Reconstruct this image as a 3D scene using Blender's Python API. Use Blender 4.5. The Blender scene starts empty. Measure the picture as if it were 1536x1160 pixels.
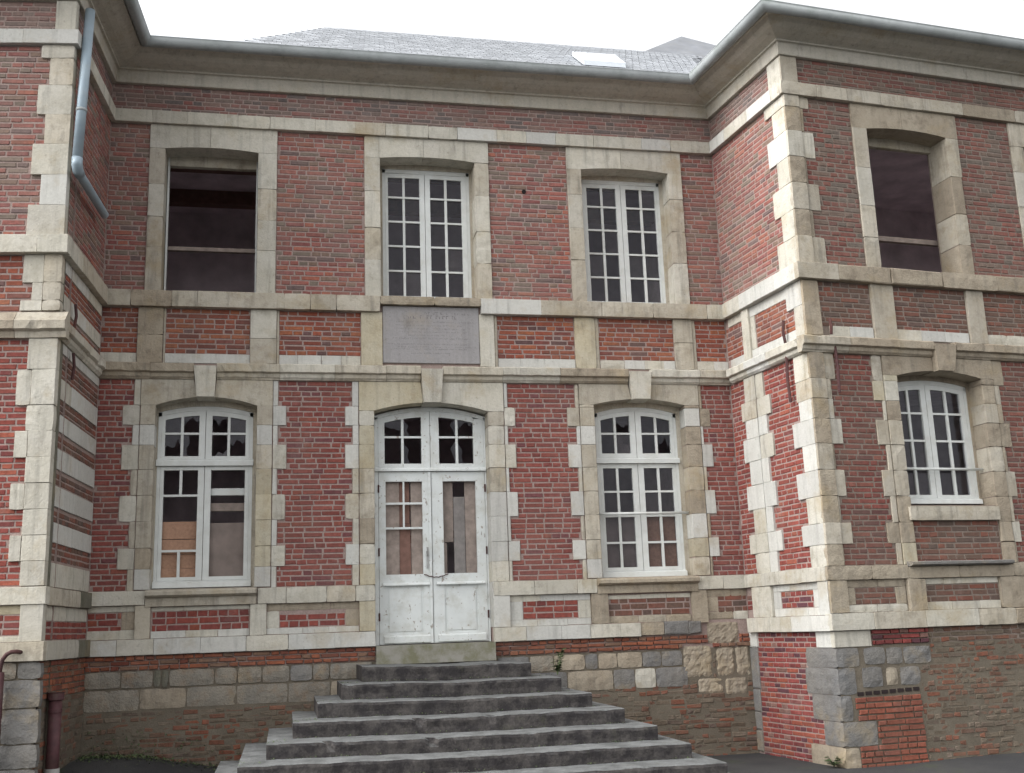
import bpy, bmesh, math, random
from mathutils import Vector, Matrix
C = bpy.context.scene.collection
SC = bpy.context.scene
rnd = random.Random(7)

# ------------------------------------------------------------------ camera, sky, sun, exposure
cam = bpy.data.cameras.new('camera')
cam.sensor_width = 36.0
cam.lens = 38.41
cam.clip_end = 3000
camo = bpy.data.objects.new('camera', cam)
C.objects.link(camo)
camo.matrix_world = Matrix(((0.979512, -0.010045, -0.201137, 0), (-0.19846, -0.217835, -0.955595, -12.5),
                            (-0.034216, 0.975934, -0.215365, 1.5), (0, 0, 0, 1)))
SC.camera = camo
SUN_EL, SUN_AZ = math.radians(42), math.radians(-96)     # azimuth measured from +Y (behind the facade) towards +X
w = bpy.data.worlds.new('World'); SC.world = w; w.use_nodes = True
nt = w.node_tree; nt.nodes.clear()
sky = nt.nodes.new('ShaderNodeTexSky'); sky.sky_type = 'NISHITA'; sky.sun_disc = False
sky.sun_elevation = SUN_EL; sky.sun_rotation = SUN_AZ; sky.air_density = 1.0; sky.dust_density = 4.0; sky.ozone_density = 1.0
hsv = nt.nodes.new('ShaderNodeHueSaturation'); hsv.inputs['Saturation'].default_value = 0.06
bg = nt.nodes.new('ShaderNodeBackground'); bg.inputs['Strength'].default_value = 0.15
wo = nt.nodes.new('ShaderNodeOutputWorld')
nt.links.new(sky.outputs[0], hsv.inputs['Color']); nt.links.new(hsv.outputs[0], bg.inputs[0]); nt.links.new(bg.outputs[0], wo.inputs[0])
sl = bpy.data.lights.new('sun', 'SUN'); sl.energy = 0.27; sl.angle = math.radians(60); sl.color = (1, 0.96, 0.9)
so = bpy.data.objects.new('sun', sl); C.objects.link(so)
sd = Vector((math.sin(SUN_AZ) * math.cos(SUN_EL), math.cos(SUN_AZ) * math.cos(SUN_EL), math.sin(SUN_EL)))
so.rotation_euler = sd.to_track_quat('Z', 'Y').to_euler(); so.location = (-20, -5, 30)
SC.view_settings.view_transform = 'Standard'; SC.view_settings.look = 'None'
SC.view_settings.exposure = 1.57; SC.view_settings.gamma = 1.0
SC.view_settings.use_curve_mapping = False

# ------------------------------------------------------------------ materials
def mat(name):
    m = bpy.data.materials.new(name); m.use_nodes = True
    n = m.node_tree.nodes; b = n['Principled BSDF']
    return m, m.node_tree, b
def node(t, typ, **kw):
    x = t.nodes.new(typ)
    for k, v in kw.items(): setattr(x, k, v)
    return x
def pos(t, scale=(1, 1, 1)):
    g = node(t, 'ShaderNodeNewGeometry'); mp = node(t, 'ShaderNodeMapping'); mp.inputs['Scale'].default_value = scale
    t.links.new(g.outputs['Position'], mp.inputs['Vector']); return mp.outputs[0]
def noise(t, vec, scale, detail=4, rough=0.55):
    x = node(t, 'ShaderNodeTexNoise'); x.inputs['Scale'].default_value = scale; x.inputs['Detail'].default_value = detail
    x.inputs['Roughness'].default_value = rough; t.links.new(vec, x.inputs['Vector']); return x.outputs['Fac']
def ramp(t, fac, stops, interp='LINEAR'):
    r = node(t, 'ShaderNodeValToRGB'); r.color_ramp.interpolation = interp
    e = r.color_ramp.elements
    while len(e) < len(stops): e.new(0.5)
    for el, (p, c) in zip(e, stops):
        el.position = p; el.color = (c, c, c, 1) if isinstance(c, (int, float)) else (*c, 1)
    t.links.new(fac, r.inputs[0]); return r.outputs[0]
def mix(t, fac, a, b, typ='MIX'):
    m = node(t, 'ShaderNodeMix', data_type='RGBA', blend_type=typ)
    for s, v in ((m.inputs[0], fac), (m.inputs[6], a), (m.inputs[7], b)):
        if isinstance(v, (int, float)): s.default_value = v
        elif isinstance(v, tuple): s.default_value = (*v, 1)
        else: t.links.new(v, s)
    return m.outputs[2]
def mth(t, op, a, b=0.0):
    m = node(t, 'ShaderNodeMath', operation=op)
    for s, v in ((m.inputs[0], a), (m.inputs[1], b)):
        if isinstance(v, (int, float)): s.default_value = v
        else: t.links.new(v, s)
    return m.outputs[0]
def bump(t, b, h, strength, dist):
    x = node(t, 'ShaderNodeBump'); x.inputs['Strength'].default_value = strength; x.inputs['Distance'].default_value = dist
    t.links.new(h, x.inputs['Height']); t.links.new(x.outputs[0], b.inputs['Normal'])
def rand_piece(t):
    g = node(t, 'ShaderNodeNewGeometry'); o = node(t, 'ShaderNodeObjectInfo')
    return mth(t, 'FRACT', mth(t, 'ADD', g.outputs['Random Per Island'], o.outputs['Random']))

def brick_mat(name, stops, dust, dust_amt, bmp=0.5):
    stops = [(q, tuple(x * .88 for x in c)) for q, c in stops]; dust = tuple(x * .88 for x in dust)
    m, t, b = mat(name)
    r = rand_piece(t)
    col = ramp(t, r, stops, 'CONSTANT')
    p = pos(t)
    col = mix(t, 0.75, col, ramp(t, noise(t, p, 26, 5), [(0.25, 0.55), (0.75, 1.35)]), 'MULTIPLY')
    v2 = ramp(t, mth(t, 'FRACT', mth(t, 'MULTIPLY', r, 7.31)), [(0, 0.88), (1, 1.16)])
    col = mix(t, 1.0, col, v2, 'MULTIPLY')
    g = ramp(t, noise(t, p, 1.3, 6, 0.65), [(0.38, 0.0), (0.68, 1.0)])
    col = mix(t, mth(t, 'MULTIPLY', g, dust_amt), col, dust)
    bl = ramp(t, noise(t, p, 2.4, 8, .7), [(0.56, 0.0), (0.72, 1.0)])
    col = mix(t, mth(t, 'MULTIPLY', bl, .30), col, (.36, .27, .24))
    st = ramp(t, noise(t, pos(t, (9, 9, .9)), 1.0, 5, .6), [(0.55, 0.0), (0.8, 1.0)])
    col = mix(t, mth(t, 'MULTIPLY', st, .3), col, (0.07, 0.06, 0.055))
    t.links.new(col, b.inputs['Base Color']); b.inputs['Roughness'].default_value = 0.92
    b.inputs['Specular IOR Level'].default_value = 0.2
    bump(t, b, noise(t, p, 60, 4), bmp, 0.006)
    return m
def stone_mat(name, a, c, dirt, dirt_amt, streak=0.35, bmp=0.35):
    a, c, dirt = [tuple(x * .83 for x in q) for q in (a, c, dirt)]
    m, t, b = mat(name)
    p = pos(t)
    col = mix(t, ramp(t, noise(t, p, 2.2, 6, .62), [(0.33, 0.0), (0.67, 1.0)]), a, c)
    o = node(t, 'ShaderNodeObjectInfo')
    col = mix(t, 1.0, col, ramp(t, o.outputs['Random'], [(0, (.90, .89, .88)), (.5, (1, 1, .99)), (1, (1.07, 1.06, 1.04))]), 'MULTIPLY')
    col = mix(t, 0.35, col, ramp(t, noise(t, p, 38, 6, .65), [(0.3, 0.74), (0.7, 1.18)]), 'MULTIPLY')
    d = ramp(t, noise(t, p, 6.5, 8, .68), [(0.5, 0.0), (0.72, 1.0)])
    col = mix(t, mth(t, 'MULTIPLY', d, dirt_amt), col, dirt)
    s = ramp(t, noise(t, pos(t, (14, 14, 1.1)), 1.0, 5, .6), [(0.52, 0.0), (0.75, 1.0)])
    col = mix(t, mth(t, 'MULTIPLY', s, streak), col, (0.10, 0.095, 0.085))
    och = ramp(t, noise(t, p, 1.7, 7, .66), [(0.54, 0.0), (0.70, 1.0)])
    col = mix(t, mth(t, 'MULTIPLY', och, .55 if streak > .25 else .25), col, (.33, .255, .145))
    dark_tone = ramp(t, noise(t, pos(t, (3.2, 3.2, 1.3)), 1.3, 9, .72), [(0.60, 0.0), (0.74, 1.0)])
    col = mix(t, mth(t, 'MULTIPLY', dark_tone, .55), col, (.105, .10, .088))
    pit = ramp(t, noise(t, p, 28, 3, .5), [(0.66, 0.0), (0.7, 1.0)])
    col = mix(t, mth(t, 'MULTIPLY', pit, .25), col, (.12, .10, .08))
    t.links.new(col, b.inputs['Base Color']); b.inputs['Roughness'].default_value = 0.9
    b.inputs['Specular IOR Level'].default_value = 0.2
    h = mth(t, 'ADD', noise(t, p, 55, 5), mth(t, 'MULTIPLY', noise(t, p, 9, 4), 1.6))
    bump(t, b, h, bmp, 0.012)
    return m
def flat_mat(name, col, rough=0.7, var=0.25, scale=12, metal=0.0, dirt=None, dirt_amt=0.0, bmp=0.15, chips=None):
    if name != 'glare_pale_slate': col = tuple(x * .86 for x in col)
    m, t, b = mat(name)
    p = pos(t)
    c = mix(t, 1.0, col, ramp(t, noise(t, p, scale, 5), [(0.25, 1 - var), (0.75, 1 + var)]), 'MULTIPLY')
    o = node(t, 'ShaderNodeObjectInfo')
    c = mix(t, 1.0, c, ramp(t, o.outputs['Random'], [(0, 1 - var * .5), (1, 1 + var * .4)]), 'MULTIPLY')
    if dirt: c = mix(t, mth(t, 'MULTIPLY', ramp(t, noise(t, p, 5, 7, .68), [(0.48, 0.0), (0.7, 1.0)]), dirt_amt), c, dirt)
    if chips: c = mix(t, ramp(t, noise(t, pos(t, (1, 1, .35)), 16, 6, .7), [(0.63, 0.0), (0.655, 1.0)]), c, (.30, .275, .245))
    if chips: c = mix(t, ramp(t, noise(t, p, 22, 4, .6), [(0.655, 0.0), (0.675, 1.0)]), c, chips)
    t.links.new(c, b.inputs['Base Color']); b.inputs['Roughness'].default_value = rough; b.inputs['Metallic'].default_value = metal
    b.inputs['Specular IOR Level'].default_value = 0.3
    if bmp: bump(t, b, noise(t, p, scale * 4, 4), bmp, 0.004)
    return m

MORT = {}
BR = {}
BR['upper'] = brick_mat('brick_upper', [(0, (.28, .105, .09)), (.24, (.23, .155, .12)), (.38, (.31, .115, .095)), (.55, (.20, .16, .13)), (.66, (.25, .095, .088)), (.82, (.17, .12, .115)), (.9, (.33, .12, .085))], (.25, .19, .16), .55)
BR['frieze'] = brick_mat('brick_frieze', [(0, (.24, .135, .12)), (.3, (.21, .16, .14)), (.5, (.28, .12, .105)), (.7, (.16, .135, .13)), (.85, (.25, .165, .14))], (.24, .19, .17), .6)
BR['dado'] = brick_mat('brick_dado', [(0, (.295, .088, .055)), (.4, (.25, .075, .054)), (.62, (.33, .115, .062)), (.8, (.19, .068, .058)), (.92, (.14, .08, .078))], (.19, .13, .10), .5)
BR['lower'] = brick_mat('brick_lower', [(0, (.245, .072, .060)), (.35, (.22, .066, .058)), (.6, (.265, .082, .066)), (.86, (.17, .062, .066)), (.95, (.29, .095, .07))], (.20, .135, .115), .42)
BR['wing'] = brick_mat('brick_wing', [(0, (.21, .07, .058)), (.4, (.185, .068, .058)), (.7, (.23, .085, .066)), (.88, (.15, .07, .064))], (.16, .125, .10), .65)
BR['wingup'] = brick_mat('brick_wing_upper', [(0, (.22, .09, .075)), (.3, (.185, .13, .105)), (.5, (.24, .10, .08)), (.7, (.16, .13, .11)), (.86, (.20, .085, .075))], (.185, .15, .125), .6)
BR['side'] = brick_mat('brick_side', [(0, (.265, .068, .053)), (.5, (.23, .06, .051)), (.8, (.19, .055, .052)), (.92, (.30, .09, .06))], (.22, .12, .10), .22)
BR['new'] = brick_mat('brick_new', [(0, (.235, .056, .05)), (.4, (.19, .048, .047)), (.62, (.28, .078, .052)), (.8, (.11, .045, .055)), (.92, (.22, .12, .10))], (.2, .12, .1), .15, .3)
BR['dull'] = brick_mat('brick_dull', [(0, (.20, .085, .065)), (.35, (.16, .09, .07)), (.6, (.24, .085, .06)), (.8, (.13, .085, .075))], (.15, .12, .095), .65)
BR['plinth'] = brick_mat('brick_plinth', [(0, (.26, .085, .05)), (.4, (.30, .10, .055)), (.65, (.21, .07, .05)), (.85, (.22, .13, .09))], (.17, .13, .095), .5, .8)
BR['rubble'] = brick_mat('brick_rubble', [(0, (.17, .085, .06)), (.25, (.22, .085, .055)), (.42, (.15, .115, .085)), (.68, (.19, .15, .115)), (.85, (.12, .085, .07)), (.95, (.27, .10, .06))], (.165, .14, .105), .85, 1.0)
BR['smooth'] = brick_mat('brick_smooth', [(0, (.27, .085, .055)), (.5, (.24, .08, .055)), (.9, (.20, .075, .055))], (.20, .11, .08), .45, .3)
def mortar(name, a, c):
    a, c = [tuple(x * .86 for x in q) for q in (a, c)]
    m, t, b = mat(name); p = pos(t)
    col = mix(t, ramp(t, noise(t, p, 3, 7, .65), [(.3, 0.), (.7, 1.)]), a, c)
    col = mix(t, .6, col, ramp(t, noise(t, p, 70, 4), [(.3, .7), (.7, 1.25)]), 'MULTIPLY')
    t.links.new(col, b.inputs['Base Color']); b.inputs['Roughness'].default_value = .95; b.inputs['Specular IOR Level'].default_value = .1
    bump(t, b, noise(t, p, 90, 4), .6, .004)
    return m
M_MORT = mortar('mortar', (.40, .31, .28), (.31, .235, .21))
M_MORTD = mortar('mortar_dirty', (.21, .18, .14), (.135, .115, .09))
M_MORTW = mortar('mortar_grey', (.29, .235, .20), (.22, .18, .15))
ST = {
 'o': stone_mat('limestone_old', (.47, .42, .335), (.56, .52, .445), (.22, .19, .145), .6, .5),
 'm': stone_mat('limestone_cream', (.56, .53, .45), (.63, .605, .54), (.29, .26, .20), .45, .42),
 'w': stone_mat('limestone_new', (.635, .63, .60), (.575, .57, .535), (.40, .38, .33), .25, .3, .18),
 'y': stone_mat('limestone_yellow', (.50, .44, .315), (.54, .50, .40), (.28, .23, .15), .4, .35),
 'g': stone_mat('sandstone_grey', (.19, .19, .193), (.255, .24, .22), (.10, .09, .075), .55, .3, .8),
 'b': stone_mat('limestone_brown', (.36, .305, .235), (.44, .385, .305), (.17, .135, .10), .65, .4, .6),
 'r': stone_mat('rubble_stone', (.36, .32, .26), (.235, .22, .195), (.27, .16, .085), .6, .3, 1.0),
 'd': stone_mat('limestone_mossy', (.15, .145, .115), (.21, .20, .16), (.06, .07, .035), .6, .5, .6),
}
M_PLASTER = flat_mat('glare_pale_plaster', (.78, .68, .71), .95, .3, 3)  # pale mauve lifts the rooms, standing in for veiling lens glare
M_WHITE = flat_mat('white_paint', (.74, .77, .76), .5, .06, 8, dirt=(.40, .39, .33), dirt_amt=.55, bmp=.08, chips=(.36, .33, .29))
M_WHITEW = flat_mat('white_paint_window', (.70, .72, .70), .5, .07, 8, dirt=(.42, .41, .36), dirt_amt=.4, bmp=.08)
M_BOARD = flat_mat('chipboard', (.42, .25, .17), .85, .22, 30)
M_BOARDG = flat_mat('grey_board', (.24, .195, .175), .85, .3, 4)
M_PLANK = flat_mat('weathered_plank', (.32, .262, .23), .9, .28, 14, bmp=.4)
M_PLANKG = flat_mat('grey_plank', (.24, .22, .21), .9, .25, 14, bmp=.4)
M_PLANKB = flat_mat('brown_plank', (.22, .125, .10), .9, .25, 14, bmp=.4)
M_ZINC = flat_mat('zinc', (.34, .42, .48), .5, .12, 6, metal=.2, dirt=(.30, .33, .33), dirt_amt=.4, bmp=.05)
M_GUTTER = flat_mat('old_zinc_gutter', (.36, .385, .39), .7, .15, 3, metal=0, dirt=(.16, .19, .17), dirt_amt=.5, bmp=.05)
M_IRON = flat_mat('rusty_iron', (.085, .04, .04), .8, .35, 20, dirt=(.14, .06, .045), dirt_amt=.6)
M_CAST = flat_mat('painted_cast_iron', (.085, .036, .04), .6, .3, 16, dirt=(.10, .075, .06), dirt_amt=.6)
M_SLATE = flat_mat('glare_pale_slate', (.53, .55, .58), .25, .12, 3, dirt=(.44, .46, .47), dirt_amt=.5, bmp=.08)  # paler than real slate: backlit lens glare put into the base colour
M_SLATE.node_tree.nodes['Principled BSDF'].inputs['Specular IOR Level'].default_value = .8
M_PLAQUE = stone_mat('plaque_slate', (.34, .33, .335), (.38, .365, .37), (.27, .255, .26), .3, .18, .15)
M_LETTER = flat_mat('engraved_lettering', (.20, .185, .19), .9, .3, 40)
M_STEPTOP = None
def step_mat():
    m, t, b = mat('weathered_step_stone'); p = pos(t)
    col = mix(t, ramp(t, noise(t, p, 4, 8, .66), [(.35, 0.), (.65, 1.)]), (.115, .105, .105), (.21, .20, .195))
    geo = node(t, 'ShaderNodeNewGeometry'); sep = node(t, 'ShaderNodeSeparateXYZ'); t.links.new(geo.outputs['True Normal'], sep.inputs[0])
    up = ramp(t, sep.outputs[2], [(.3, 0.), (.8, 1.)])          # blend by slope: paler mix on upward faces, darker on upright ones
    dark_tone = mix(t, ramp(t, noise(t, p, 7, 7, .7), [(.42, 0.), (.62, 1.)]), (.030, .027, .028), (.075, .068, .064))
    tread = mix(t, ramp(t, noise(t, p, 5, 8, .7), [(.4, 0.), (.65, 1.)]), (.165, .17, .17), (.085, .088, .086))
    col = mix(t, up, dark_tone, tread)
    col = mix(t, mth(t, 'MULTIPLY', ramp(t, noise(t, p, 2.1, 6, .7), [(.6, 0.), (.75, 1.)]), .5), col, (.08, .085, .045))
    col = mix(t, .6, col, ramp(t, noise(t, p, 60, 4), [(.3, .65), (.7, 1.3)]), 'MULTIPLY')
    t.links.new(col, b.inputs['Base Color']); b.inputs['Roughness'].default_value = .85; b.inputs['Specular IOR Level'].default_value = .25
    bump(t, b, mth(t, 'ADD', noise(t, p, 40, 5), noise(t, p, 8, 4)), .5, .012)
    return m
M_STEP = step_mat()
def thr_mat():
    m, t, b = mat('mossy_threshold'); p = pos(t)
    col = mix(t, ramp(t, noise(t, p, 6, 7, .65), [(.4, 0.), (.62, 1.)]), (.16, .155, .10), (.26, .25, .22))
    t.links.new(col, b.inputs['Base Color']); b.inputs['Roughness'].default_value = .9
    bump(t, b, noise(t, p, 40, 5), .4, .01)
    return m
M_THR = thr_mat()
def ground_mat():
    m, t, b = mat('asphalt'); p = pos(t)
    col = mix(t, ramp(t, noise(t, p, 1.2, 8, .65), [(.4, 0.), (.65, 1.)]), (.024, .024, .026), (.042, .041, .04))
    col = mix(t, ramp(t, noise(t, p, .9, 7, .7), [(.55, 0.), (.7, 1.)]), col, (.05, .065, .025))
    col = mix(t, .7, col, ramp(t, noise(t, p, 120, 3), [(.3, .6), (.7, 1.4)]), 'MULTIPLY')
    t.links.new(col, b.inputs['Base Color']); b.inputs['Roughness'].default_value = .9
    bump(t, b, noise(t, p, 80, 4), .6, .01)
    return m
M_GROUND = ground_mat()
def glass_mat():
    m, t, b = mat('window_glass')
    o = t.nodes['Material Output']; tr = node(t, 'ShaderNodeBsdfTransparent'); tr.inputs[0].default_value = (.80, .80, .82, 1)
    gl = node(t, 'ShaderNodeBsdfGlossy'); gl.inputs['Roughness'].default_value = .04; gl.inputs[0].default_value = (.42, .42, .45, 1)
    fr = node(t, 'ShaderNodeFresnel'); gg = node(t, 'ShaderNodeNewGeometry'); t.links.new(mth(t, 'SUBTRACT', 1.45, mth(t, 'MULTIPLY', gg.outputs['Backfacing'], 1.45 - 1 / 1.45)), fr.inputs['IOR'])
    dfx = node(t, 'ShaderNodeBsdfDiffuse'); dfx.inputs[0].default_value = (.35, .32, .32, 1)
    ms = node(t, 'ShaderNodeMixShader'); t.links.new(fr.outputs[0], ms.inputs[0]); t.links.new(tr.outputs[0], ms.inputs[1]); t.links.new(gl.outputs[0], ms.inputs[2])
    ms2 = node(t, 'ShaderNodeMixShader')
    oi = node(t, 'ShaderNodeObjectInfo'); t.links.new(mth(t, 'MULTIPLY', ramp(t, noise(t, pos(t), 7, 6, .65), [(.3, .015), (.75, .12)]), mth(t, 'POWER', oi.outputs['Random'], 2.0)), ms2.inputs[0])
    t.links.new(ms.outputs[0], ms2.inputs[1]); t.links.new(dfx.outputs[0], ms2.inputs[2])
    t.links.new(ms2.outputs[0], o.inputs['Surface'])
    return m
M_GLASS = glass_mat()
def leaf_mat():
    m, t, b = mat('weed_leaf'); o = node(t, 'ShaderNodeNewGeometry')
    t.links.new(ramp(t, o.outputs['Random Per Island'], [(0, (.04, .065, .025)), (.6, (.065, .10, .035)), (1, (.10, .12, .05))]), b.inputs['Base Color'])
    b.inputs['Roughness'].default_value = .6
    return m
M_LEAF = leaf_mat()

# ------------------------------------------------------------------ frames of the five wall planes (origin, along, outward)
class Plane:
    def __init__(s, o, e, n, L):
        s.o, s.e, s.n, s.L = Vector((*o, 0)), Vector((*e, 0)).normalized(), Vector((*n, 0)).normalized(), L
    def p(s, u, v, d=0.0):
        q = s.o + s.e * u + s.n * d; return Vector((q.x, q.y, v))
MAIN = Plane((0, 0), (1, 0), (0, -1), 0)
RS = Plane((5.4123, 0), (0.1232, -0.9924), (-0.9924, -0.1232), 1.7175)
RF = Plane((5.6239, -1.7044), (0.9949, 0.1007), (0.1007, -0.9949), 5.2)
LS = Plane((-2.0584, 0), (-0.0681, -0.9977), (0.9977, -0.0681), 1.7124)
LF = Plane((-2.1751, -1.7084), (-0.993, 0.1179), (-0.1179, -0.993), 3.2)
XL, XR = -2.0584, 5.4123

# ------------------------------------------------------------------ object helpers
def link(name, me, parent=None):
    o = bpy.data.objects.new(name, me); C.objects.link(o)
    if parent is not None: o.parent = parent
    return o
def thing(name, label, cat, loc=(0, 0, 0), group=None):
    o = link(name, None); o.location = loc; o.empty_display_size = .2
    o['label'] = label; o['category'] = cat
    if group: o['group'] = group
    return o
def root_of(o):
    v = Vector((0, 0, 0))
    while o is not None: v += o.location; o = o.parent
    return v
class MB:
    def __init__(s): s.v = []; s.f = []
    def add(s, verts, faces):
        k = len(s.v); s.v += [tuple(v) for v in verts]; s.f += [tuple(i + k for i in f) for f in faces]
    def box(s, pl, u0, u1, v0, v1, d0, d1):
        P = [pl.p(u, v, d) for d in (d0, d1) for v in (v0, v1) for u in (u0, u1)]
        s.add(P, [(0, 1, 3, 2), (4, 6, 7, 5), (0, 4, 5, 1), (2, 3, 7, 6), (0, 2, 6, 4), (1, 5, 7, 3)])
    def poly(s, pl, pts, d0, d1):
        n = len(pts); P = [pl.p(u, v, d1) for u, v in pts] + [pl.p(u, v, d0) for u, v in pts]
        s.add(P, [tuple(range(n)), tuple(range(2 * n - 1, n - 1, -1))] + [(i, n + i, n + (i + 1) % n, (i + 1) % n) for i in range(n)])
    def extr(s, pl, prof, u0, u1):          # profile (d, v) pulled along the wall
        n = len(prof); P = [pl.p(u, v, d) for u in (u0, u1) for d, v in prof]
        s.add(P, [tuple(range(n)), tuple(range(2 * n - 1, n - 1, -1))] + [(i, n + i, n + (i + 1) % n, (i + 1) % n) for i in range(n)])
    def tube(s, pts, r, seg=12, caps=True):
        rings = []
        for i, p in enumerate(pts):
            p = Vector(p); a = Vector(pts[max(i - 1, 0)]); b = Vector(pts[min(i + 1, len(pts) - 1)])
            t = (b - a).normalized(); x = t.cross(Vector((.31, .77, .56))).normalized(); y = t.cross(x)
            rr = r[i] if isinstance(r, (list, tuple)) else r
            rings.append([p + x * math.cos(2 * math.pi * k / seg) * rr + y * math.sin(2 * math.pi * k / seg) * rr for k in range(seg)])
        f = []
        for i in range(len(pts) - 1):
            for k in range(seg):
                f.append((i * seg + k, i * seg + (k + 1) % seg, (i + 1) * seg + (k + 1) % seg, (i + 1) * seg + k))
        if caps: f += [tuple(range(seg - 1, -1, -1)), tuple((len(pts) - 1) * seg + k for k in range(seg))]
        s.add([v for r_ in rings for v in r_], f)
    def build(s, name, m, parent=None, smooth=False, fix=True):
        off = root_of(parent)
        me = bpy.data.meshes.new(name)
        me.from_pydata([(x - off.x, y - off.y, z - off.z) for x, y, z in s.v], [], s.f)
        if fix:
            bm = bmesh.new(); bm.from_mesh(me); bmesh.ops.recalc_face_normals(bm, faces=bm.faces); bm.to_mesh(me); bm.free()
        me.materials.append(m)
        if smooth: me.polygons.foreach_set('use_smooth', [True] * len(me.polygons))
        me.update()
        return link(name, me, parent)

def block_verts(pl, u0, u1, v0, v1, d, back, c, j):
    J = lambda a: (rnd.random() * 2 - 1) * a
    uv0 = [(u0, v0), (u1, v0), (u1, v1), (u0, v1)]
    k = [(J(j), J(j)) for _ in range(4)]
    cc = [(c, c), (-c, c), (-c, -c), (c, -c)]
    A = [pl.p(a, b, back) for a, b in uv0]
    B = [pl.p(a + x, b + y, d - c * .8) for (a, b), (x, y) in zip(uv0, k)]
    D = [pl.p(a + x + s1 * (1 + J(.5)), b + y + s2 * (1 + J(.5)), d + J(j * .35)) for (a, b), (x, y), (s1, s2) in zip(uv0, k, cc)]
    F = [(8, 9, 10, 11)]
    for i in range(4):
        n = (i + 1) % 4; F += [(i, n, 4 + n, 4 + i), (4 + i, 4 + n, 8 + n, 8 + i)]
    return A + B + D, F
from mathutils import noise as NZ
def rough_verts(pl, u0, u1, v0, v1, d, back, amp):
    cs = .022 if amp > .02 else .055; nu = max(3, min(16, int((u1 - u0) / cs))); nv = max(3, min(12, int((v1 - v0) / cs)))
    V, F = [], []; rag = min(.009, amp * .8 + .001)
    sx, sy = rnd.random() * 50, rnd.random() * 50
    for j in range(nv + 1):
        for i in range(nu + 1):
            a, b = i / nu, j / nv
            e = min(a * (u1 - u0), (1 - a) * (u1 - u0), b * (v1 - v0), (1 - b) * (v1 - v0))
            u = u0 + (u1 - u0) * a; v = v0 + (v1 - v0) * b
            if e < .001:      # ragged outline
                k = NZ.noise(Vector((u * 14 + sx, v * 14, 3))) * rag
                if i in (0, nu): u += k
                if j in (0, nv): v += k
                if i in (0, nu) and j in (0, nv): u += rag if i == 0 else -rag; v += rag if j == 0 else -rag
            h = d + NZ.fractal(Vector((u * (14 if amp > .02 else 8) + sx, v * (14 if amp > .02 else 8) + sy, 0)), .8, 2, 4) * (amp * (.62 if amp > .02 else 1)) - (rag if e < .001 else 0)
            V.append(pl.p(u, v, h))
    w_ = nu + 1
    for j in range(nv):
        for i in range(nu): F.append((j * w_ + i, j * w_ + i + 1, (j + 1) * w_ + i + 1, (j + 1) * w_ + i))
    rim = [i for i in range(w_)] + [j * w_ + nu for j in range(1, nv + 1)] + [nv * w_ + i for i in range(nu - 1, -1, -1)] + [j * w_ for j in range(nv - 1, 0, -1)]
    k = len(V)
    for r in rim: q = V[r]; V.append(q + pl.n * (back - (q - pl.p(0, 0, 0)).dot(pl.n)))
    for i in range(len(rim)):
        n_ = (i + 1) % len(rim); F.append((rim[n_], rim[i], k + i, k + n_))
    return V, F
STONES = {}        # plane -> rects (u0,u1,v0,v1) that bricks are cut back from
def stone(par, pl, u0, u1, v0, v1, code='o', d=.015, back=-.06, name='stone_block', c=.003, j=.0025, cut=True, g=.0014, rough=0):
    if code in 'br': c, j = .010, .008
    if code == 'g': c, j = .012, .008
    if not rough and code in 'obmy' and rnd.random() < {'o': .55, 'b': .75, 'm': .3, 'y': .3}[code]: rough = .0025 + .003 * rnd.random()
    m = MB()
    if rough: m.add(*rough_verts(pl, u0 + (.005 if rough > .007 else g), u1 - (.005 if rough > .007 else g), v0 + (.004 if rough > .007 else g), v1 - (.004 if rough > .007 else g), d, back, rough))
    else: m.add(*block_verts(pl, u0 + g, u1 - g, v0 + g, v1 - g, d + (rnd.random() - .5) * .003, back, c, j))
    if cut: STONES.setdefault(id(pl), []).append((u0, u1, v0, v1))
    return m.build(name, ST[code], par, fix=False)
def pick(w):
    t = rnd.random() * sum(w.values())
    for k, x in w.items():
        t -= x
        if t <= 0: return k
    return k
def run(a, b, lo, hi):
    """random joints between a and b"""
    out = [a]
    while b - out[-1] > hi:
        out.append(out[-1] + lo + rnd.random() * (hi - lo))
    if b - out[-1] < lo * .5 and len(out) > 1: out.pop()
    out.append(b); return out
def band(par, pl, u0, u1, v0, v1, d, weights, lo=.35, hi=.8, joints=None, **kw):
    js = joints or run(u0, u1, lo, hi)
    for a, b in zip(js, js[1:]): stone(par, pl, a, b, v0, v1, pick(weights), d, **kw)
def moulding(par, pl, u0, u1, prof, weights, lo=.5, hi=1.0, name='stone_block'):
    js = run(u0, u1, lo, hi)
    for a, b in zip(js, js[1:]):
        m = MB(); dz = (rnd.random() - .5) * .006; dd = (rnd.random() - .5) * .008
        nn = max(3, int((b - a) / .05)); np_ = len(prof); base = len(m.v); sx = rnd.random() * 90
        for i in range(nn + 1):
            uu = a + .002 + (b - a - .004) * i / nn
            for x, z in prof:
                ch = max(0, NZ.noise(Vector((uu * 5 + sx, z * 7, 2))) - .12) * (.055 if x > .08 else .03) if x > .03 else 0
                jz = NZ.noise(Vector((uu * 17 + sx, z * 20, 5))) * .004 if x > .03 else 0
                m.v.append(tuple(pl.p(uu, z + (dz + jz if x > .03 else 0), max(.0, x + dd - ch) if x > 0 else x)))
        for i in range(nn):
            for q in range(np_): m.f.append((i * np_ + q, (i + 1) * np_ + q, (i + 1) * np_ + (q + 1) % np_, i * np_ + (q + 1) % np_))
        m.f += [tuple(range(np_)), tuple(nn * np_ + q for q in range(np_ - 1, -1, -1))]
        m.build(name, ST[pick(weights)], par)
    STONES.setdefault(id(pl), []).append((u0, u1, min(z for _, z in prof), max(z for _, z in prof)))

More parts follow.
